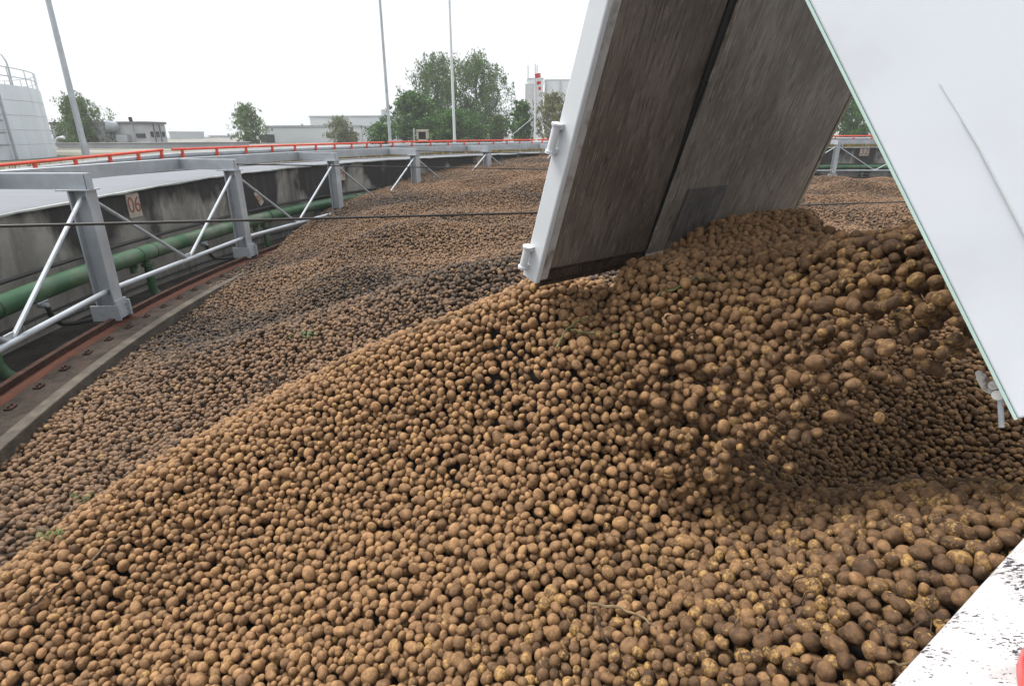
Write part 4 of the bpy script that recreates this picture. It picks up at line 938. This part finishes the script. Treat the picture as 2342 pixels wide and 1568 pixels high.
# verge grass
mb = MB(); tv = []
for k in range(14000):
    t = random.choice((random.uniform(112, 192), random.uniform(70, 100))); w_ = random.uniform(4.6, 8.5)
    p = pol(t, w_, ZG); h = random.uniform(.10, .36); a = random.uniform(0, 6.28); s_ = np.array([math.cos(a), math.sin(a), 0])*random.uniform(.02, .05)
    mb.add([p-s_, p+s_, p+np.array([random.gauss(0, .06), random.gauss(0, .06), h])], [(0, 1, 2)]); tv += [random.random()]*3
o = mb.build('grass', M_grass); set_attr(o, 'tint', tv); tag(o, 'rough grass and dry weeds on the verge behind the apron', 'grass', kind='stuff')

# ------------------------------------------------------------------ masts and poles
def pole(name, bx, by, tx, ty, Y, r0, r1, m, lab, cat, H):
    b = aty(bx, by, Y); mb = MB(); base = np.array([b[0], b[1], ZG-.3]); th = thing(name, base, lab, cat)
    pts = [base, base+Z*H*.45, base+Z*(H*.45+.001), base+Z*H]
    mb.tube([base, base+Z*H*.33, base+Z*H], [r0, r0*.84, r1], 12); mb.build('shaft', m, th, smooth=True)
    mb = MB(); mb.tube([base+Z*H*.33, base+Z*(H*.33+.06)], r0*.95, 12); mb.build('collar', m, th, smooth=True); mb = MB(); mb.tube([base+Z*.2, base+Z*.9], r0*1.15, 12); mb.build('base_sleeve', m, th, smooth=True)
    return th, base
pole('lamp_pole', 197, 353, 0, 0, 28, .135, .06, M_galv, 'tall grey tapered lamp pole in front of the drooping birch', 'lamp pole', 16)
pole('lamp_pole', 893, 327, 0, 0, 46, .12, .06, M_galv, 'tall grey tapered lamp pole at the end of the white halls', 'lamp pole', 20)
pole('flag_pole', 1040, 324, 0, 0, 50, .115, .05, M_white, 'tall white pole standing between the two tall birches', 'flag pole', 22)
wm = aty(1223, 322, 58); base = np.array([wm[0], wm[1], ZG]); zt = aty(1223, 145, 58)[2]
th = thing('windsock_mast', base, 'slim guyed mast left of the tailgate edge with windsock arm', 'mast')
mb = MB(); mb.tube([base, np.array([base[0], base[1], zt])], [.10, .05], 8); mb.build('shaft', M_white, th, smooth=True)
for dx, dy in ((-3.2, 0), (3.0, .5), (-.4, 3)):
    mb = MB(); mb.tube([base+np.array([0, 0, (zt-ZG)*.36]), base+np.array([dx, dy, 0])], .035, 5); mb.build('guy_wire', M_galv_l, th)
mb = MB(); mb.tube([np.array([base[0], base[1], zt-.5]), np.array([base[0]+.35, base[1]-.3, zt-.5])], .03, 6); mb.build('swivel_arm', M_white, th)
ws = thing('windsock', aty(1230, 172, 57.6), 'limp red and white striped windsock hanging from the mast', 'windsock')
cols = [M_red, M_white, M_red, M_white, M_red]; ys = [168, 178, 186, 193, 199, 206]; xs_ = [1229.5, 1231, 1232, 1233, 1234, 1235]; rr_ = [.27, .24, .21, .18, .15, .11]
for k in range(5):
    mb = MB(); mb.tube([aty(xs_[k], ys[k], 57.6), aty(xs_[k+1], ys[k+1], 57.6)], [rr_[k], rr_[k+1]], 12); mb.build('band', cols[k], ws, smooth=True)
# loudspeaker-like floodlight housing on a post
fb = aty(948, 322, 44); fl = thing('floodlight', (fb[0], fb[1], ZG), 'beige box floodlight with dark opening on a short post', 'floodlight')
mb = MB(); mb.tube([(fb[0], fb[1], ZG), (fb[0], fb[1], aty(948, 293, 44)[2])], .05, 8); mb.build('post', M_galv_l, fl)
c = aty(967, 309, 44); mb = MB(); s = KPX/FPX*44*.97
for (dx, dz, hx, hz) in ((0, 9.5, 12, 2.4), (-10.5, 0, 2.0, 9), (10, .5, 2.0, 8.5), (0, -10, 9.5, 1.8)):
    mb.box(c+np.array([dx*s, 0, dz*s]), (hx*s, 0, 0), (0, 10*s, 0), (0, 0, hz*s))
mb.box(c+np.array([0, 8*s, 0]), (9*s, 0, 0), (0, 1*s, 0), (0, 0, 9*s)); h_ = mb.build('housing', M_beige, fl, bevel=.02)
mb = MB(); mb.box(c+np.array([0, 5*s, 0]), (8.4*s, 0, 0), (0, .8*s, 0), (0, 0, 8*s)); sub(mb, 'grille', M_black, h_)
mb = MB(); mb.tube([(fb[0], fb[1], c[2]), (c[0]-11*s, c[1], c[2])], .035, 6); mb.build('bracket', M_galv_l, fl)

# ------------------------------------------------------------------ tank
Dt, rT = 40., 8.6
az_e = math.atan2(ray(124, 330)[0], 1.); azc = az_e-math.asin(rT/Dt); tc = np.array([Dt*math.sin(azc), Dt*math.cos(azc), ZG])
dt_ = ray(50, 184); zt = dt_[2]/math.hypot(dt_[0], 1)*(Dt-rT*.9)
tk = thing('storage_tank', tc, 'big white cylindrical storage tank at the left edge', 'tank')
mb = MB(); n = 96; vs = []
for k in range(n):
    a = 2*math.pi*k/n; q = np.array([math.cos(a)*rT, math.sin(a)*rT, 0]); vs += [tc+q, tc+q+Z*(zt-ZG), tc+q*.5+Z*(zt-ZG+.35)]
mb.add(vs+[tc+Z*(zt-ZG+.5)], [(3*k, 3*((k+1) % n), 3*((k+1) % n)+1, 3*k+1) for k in range(n)]+[(3*k+1, 3*((k+1) % n)+1, 3*((k+1) % n)+2, 3*k+2) for k in range(n)]+[(3*k+2, 3*((k+1) % n)+2, 3*n) for k in range(n)])
shell = mb.build('shell', M_tank, tk, smooth=True)
for f_ in (.2, .4, .6, .8):
    mb = MB(); mb.tube([tc+np.array([math.cos(a)*(rT+.005), math.sin(a)*(rT+.005), (zt-ZG)*f_]) for a in np.linspace(0, 2*math.pi, 97)], .007, 5, False); sub(mb, 'seam', M_hallg, shell)
for hh in (.36, .72):
    mb = MB(); mb.tube([tc+np.array([math.cos(a)*(rT-.05), math.sin(a)*(rT-.05), (zt-ZG)+hh]) for a in np.linspace(0, 2*math.pi, 73)], .022, 5, False); mb.build('guard_rail', M_hallg, tk)
for k in range(36):
    a = 2*math.pi*k/36
    if True:
        q = tc+np.array([math.cos(a)*(rT-.05), math.sin(a)*(rT-.05), (zt-ZG)]); mb = MB(); mb.tube([q, q+Z*.72], .02, 5); mb.build('stanchion', M_hallg, tk)
af = math.atan2(-tc[1], -tc[0])
for da in (.62, .74):
    a = af+da; q = tc+np.array([math.cos(a)*(rT+.18), math.sin(a)*(rT+.18), 0]); mb = MB(); mb.tube([q, q+Z*(zt-ZG)*.97], .055, 8); mb.build('standpipe', M_galv_l, tk, smooth=True)
for k in range(5):
    a = af+.68; q = tc+np.array([math.cos(a)*(rT+.12), math.sin(a)*(rT+.12), (zt-ZG)*(.2+.16*k)]); mb = MB(); mb.bar(q-np.array([.35, 0, 0]), q+np.array([.35, 0, 0]), .1, .08); mb.build('pipe_clip', M_hallg, tk)
lb = aty(22, 190, 44); l_ = thing('arched_lamp', (lb[0], lb[1], ZG), 'thin arched lamp post rising in front of the tank rim', 'street lamp')
q = [np.array([lb[0], lb[1], ZG])]+[aty(x, y, 44) for x, y in ((20, 160), (14, 140), (4, 126), (-12, 118))]
mb = MB(); mb.tube(q, [.09, .06, .05, .045, .04], 8); mb.build('post', M_galv_l, l_, smooth=True)
mb = MB(); mb.tube([aty(-12, 118, 44), aty(-34, 115, 44)], [.1, .14], 8); mb.build('lamp_head', M_galv_l, l_)
q = [np.array([*aty(133, 340, 50)[:2], ZG])]+[aty(x, y, 50) for x, y in ((126, 326), (127, 318), (133, 314), (139, 313.5))]
l_ = thing('street_lamp', q[0], 'small white hooked lamp beside the tank foot', 'street lamp'); mb = MB(); mb.tube(q, .06, 8); mb.build('post', M_white, l_, smooth=True)
mb = MB(); mb.tube([aty(138, 313.5, 50), aty(147, 314, 50)], [.09, .13], 8); mb.build('lamp_head', M_white, l_)

# ------------------------------------------------------------------ buildings
def block(name, x0, x1, yt, Y, depth, m, lab, cat, roofm=None, rh=.25, yaw=0., roof_name='roof_edge', flip=False):
    a, b_ = aty(x0, 300, Y), aty(x1, 300, Y*(1+yaw)); zt = aty((x0+x1)/2, yt, Y*(1+yaw/2))[2]
    d = (b_-a); d[2] = 0; L_ = np.linalg.norm(d); d /= L_; nrm = np.array([-d[1], d[0], 0])
    if (nrm[1] < 0) != flip: nrm = -nrm
    a0 = np.array([a[0], a[1], 0]); th = thing(name, (a[0], a[1], ZG), lab, cat)
    mb = MB(); mb.box(a0+d*L_/2+nrm*depth/2+Z*(ZG+zt-rh)/2, d*L_/2, nrm*depth/2, Z*(zt-rh-ZG)/2); body = mb.build('wall', m, th)
    mb = MB(); mb.box(a0+d*L_/2+nrm*depth/2+Z*(zt-rh/2), d*(L_/2+.15), nrm*(depth/2+.15), Z*rh/2); mb.build(roof_name, roofm or M_hallg, th)
    def P(s, z, n=0): return a0+d*L_*s+Z*(ZG+(zt-ZG)*z)-nrm*n
    return th, P, d, nrm, L_, zt-ZG
th, P, d, nr, L_, H = block('factory_building', 118, 336, 278, 62, 3.4, M_conc, 'grey concrete factory building with fan hood behind the birch', 'building', M_concd, .22)
for s in (.56, .70, .86):
    mb = MB(); mb.bar(P(s, .02, .05), P(s, .92, .05), .13, .1, up=(0, 1, 0)); mb.build('drainpipe', M_hallg, th)
mb = MB(); c = P(.685, .80, .4); mb.tube([c+nr*.6, c-d*.15+nr*-.2, c-d*.5-nr*.4+Z*.1], [.5, .55, .62], 14); mb.build('fan_hood', M_galv_l, th, smooth=True)
mb = MB(); mb.box(P(.76, .32, .3), d*.55, nr*.3, Z*H*.15); mb.build('fan_unit', M_galv_l, th)
mb = MB(); mb.box(P(.93, .42, .03), d*.45, nr*.05, Z*H*.09); mb.build('louvre', M_glass, th)
mb = MB(); mb.tube([P(.73, 1., -2), P(.725, 1.2, -2)], .17, 10); mb.build('stack', M_rustd, th)
for s_ in (.22, .52, .82):
    mb = MB(); mb.box(P(1., .48)+nr*3.4*s_+d*.02, d*.05, nr*.22, Z*H*.11); mb.build('window', M_glass, th)
for s_ in (.37, .68):
    mb = MB(); mb.bar(P(1., .02)+nr*3.4*s_+d*.03, P(1., .9)+nr*3.4*s_+d*.03, .1, .1, up=(1, 0, 0)); mb.build('pilaster', M_concd, th)
th, P, d, nr, L_, H = block('yard_wall', 120, 560, 325, 50, .4, M_conc, 'long low concrete yard wall before the grey factory', 'wall', M_conc, .05, roof_name='coping')
for k, (x0, x1, yt, Y, m, lab) in enumerate(((386, 398, 300, 190, M_hallg, 'first small hazy tank house right of the grey factory'), (401, 415, 300, 195, M_hallg, 'second small hazy tank house right of the grey factory'), (428, 470, 313, 260, M_conc, 'low hazy warehouse in the distant skyline'), (474, 512, 309, 280, M_hall, 'pale flat-roofed hall in the distant skyline'), (505, 545, 313, 250, M_conc, 'hazy grey shed left of the lone young tree'))):
    th, P, d, nr, L_, H = block('distant_building', x0, x1, yt, Y, 14, m, lab, 'building', None, .3)
    if k >= 2:
        for s in (.25, .5, .75): mb = MB(); mb.box(P(s, .35, .05), d*1.0, nr*.06, Z*.5); mb.build('window', M_glass, th)
th, P, d, nr, L_, H = block('white_hall', 606, 815, 286, 80, 24, M_hall, 'long low white hall behind the pale sapling', 'building', M_hallg, .22)
mb = MB(); mb.box(P(.02, .25, .03), d*.9, nr*.05, Z*H*.24); mb.build('door', M_glass, th)
mb = MB(); mb.box(P(.945, .3, .03), d*1.5, nr*.05, Z*H*.3); mb.build('door', M_glass, th)
for s in (.3, .55, .75): mb = MB(); mb.tube([P(s, 1, -4), P(s, 1.12, -4)], .15, 6); mb.build('vent', M_hallg, th)
th, P, d, nr, L_, H = block('white_hall', 712, 900, 264, 110, 24, M_hall, 'taller white hall rising behind the long low white one', 'building', M_hallg, .22)
mb = MB(); mb.tube([P(.83, 1, -5), P(.83, 1.28, -5)], .5, 8); mb.tube([P(.80, 1.05, -5), P(.87, 1.05, -5)], .3, 8); mb.build('stack', M_hallg, th)
th, P, d, nr, L_, H = block('white_hall', 839, 915, 288, 84, 15, M_hall, 'lower white hall wing behind the second lamp pole', 'building', M_hallg, .2)
for k, (x0, x1) in enumerate(((816, 827), (828, 838))):
    th, P, d, nr, L_, H = block('white_silo', x0, x1, 288, 78, 1.6, M_hall, ('left' if k == 0 else 'right')+' one of the two white box silos beside the hall door', 'silo', M_hallg, .1)
th, P, d, nr, L_, H = block('silo_tower', 1207, 1241, 178, 210, 9, M_hall, 'pale process tower with a grey stair shaft behind the windsock', 'tower', M_hallg, .5)
mb = MB(); mb.box(P(.2, .55, .6), d*1.9, nr*.6, Z*H*.35); mb.build('stair_shaft', M_conc, th)
for s in (.02, .5, .62): mb = MB(); mb.tube([P(s, 1, -2), P(s, 1.22, -2)], .18, 6); mb.build('antenna', M_hallg, th)
th, P, d, nr, L_, H = block('process_building', 1246, 1345, 181, 215, 20, M_hall, 'faint white process building behind the yellowing trees', 'building', M_hallg, .4)
for s in (.02, .35): mb = MB(); mb.tube([P(s, .3, .3), P(s, .98, .3)], .3, 6); mb.build('drainpipe', M_hallg, th)
mb = MB(); mb.box(P(.1, .5, .05), d*.5, nr*.1, Z*.7); mb.build('window', M_glass, th)
pr = aty(1140, 300, 170); rk = thing('pipe_rack', (pr[0], pr[1], ZG), 'steel pipe rack with railings between birches and process tower', 'pipe rack')
for yy, r in ((252, .25), (262, .4), (270, .3)):
    mb = MB(); mb.tube([aty(1138, yy+2, 170), aty(1216, yy-3, 170)], r, 6); mb.build('pipe', M_hallg, rk)
for x in (1142, 1158, 1176, 1194, 1210):
    q = aty(x, 250, 170); mb = MB(); mb.tube([np.array([q[0], q[1], ZG]), q], .2, 6); mb.build('column', M_hallg, rk)
for x in np.linspace(1140, 1212, 13):
    mb = MB(); mb.tube([aty(x, 262, 170), aty(x, 245-(5 if int(x) % 3 == 0 else 0), 170)], .10, 5); mb.build('stanchion', M_hallg, rk)

# ------------------------------------------------------------------ haze
HZ = .0011
if HZ:
    hm_ = bpy.data.materials.new('haze_air'); hm_.use_nodes = True; nt = hm_.node_tree; nt.nodes.remove(nt.nodes['Principled BSDF'])
    pv = nt.nodes.new('ShaderNodeVolumePrincipled'); pv.inputs['Density'].default_value = HZ; pv.inputs['Color'].default_value = (.93, .95, .97, 1); nt.links.new(pv.outputs[0], nt.nodes['Material Output'].inputs['Volume'])
    mb = MB(); mb.abox(-950, 950, -950, 950, -4, 45); hz = mb.build('haze', hm_); tag(hz, 'thin damp haze in the air over the whole site', 'haze', kind='stuff')
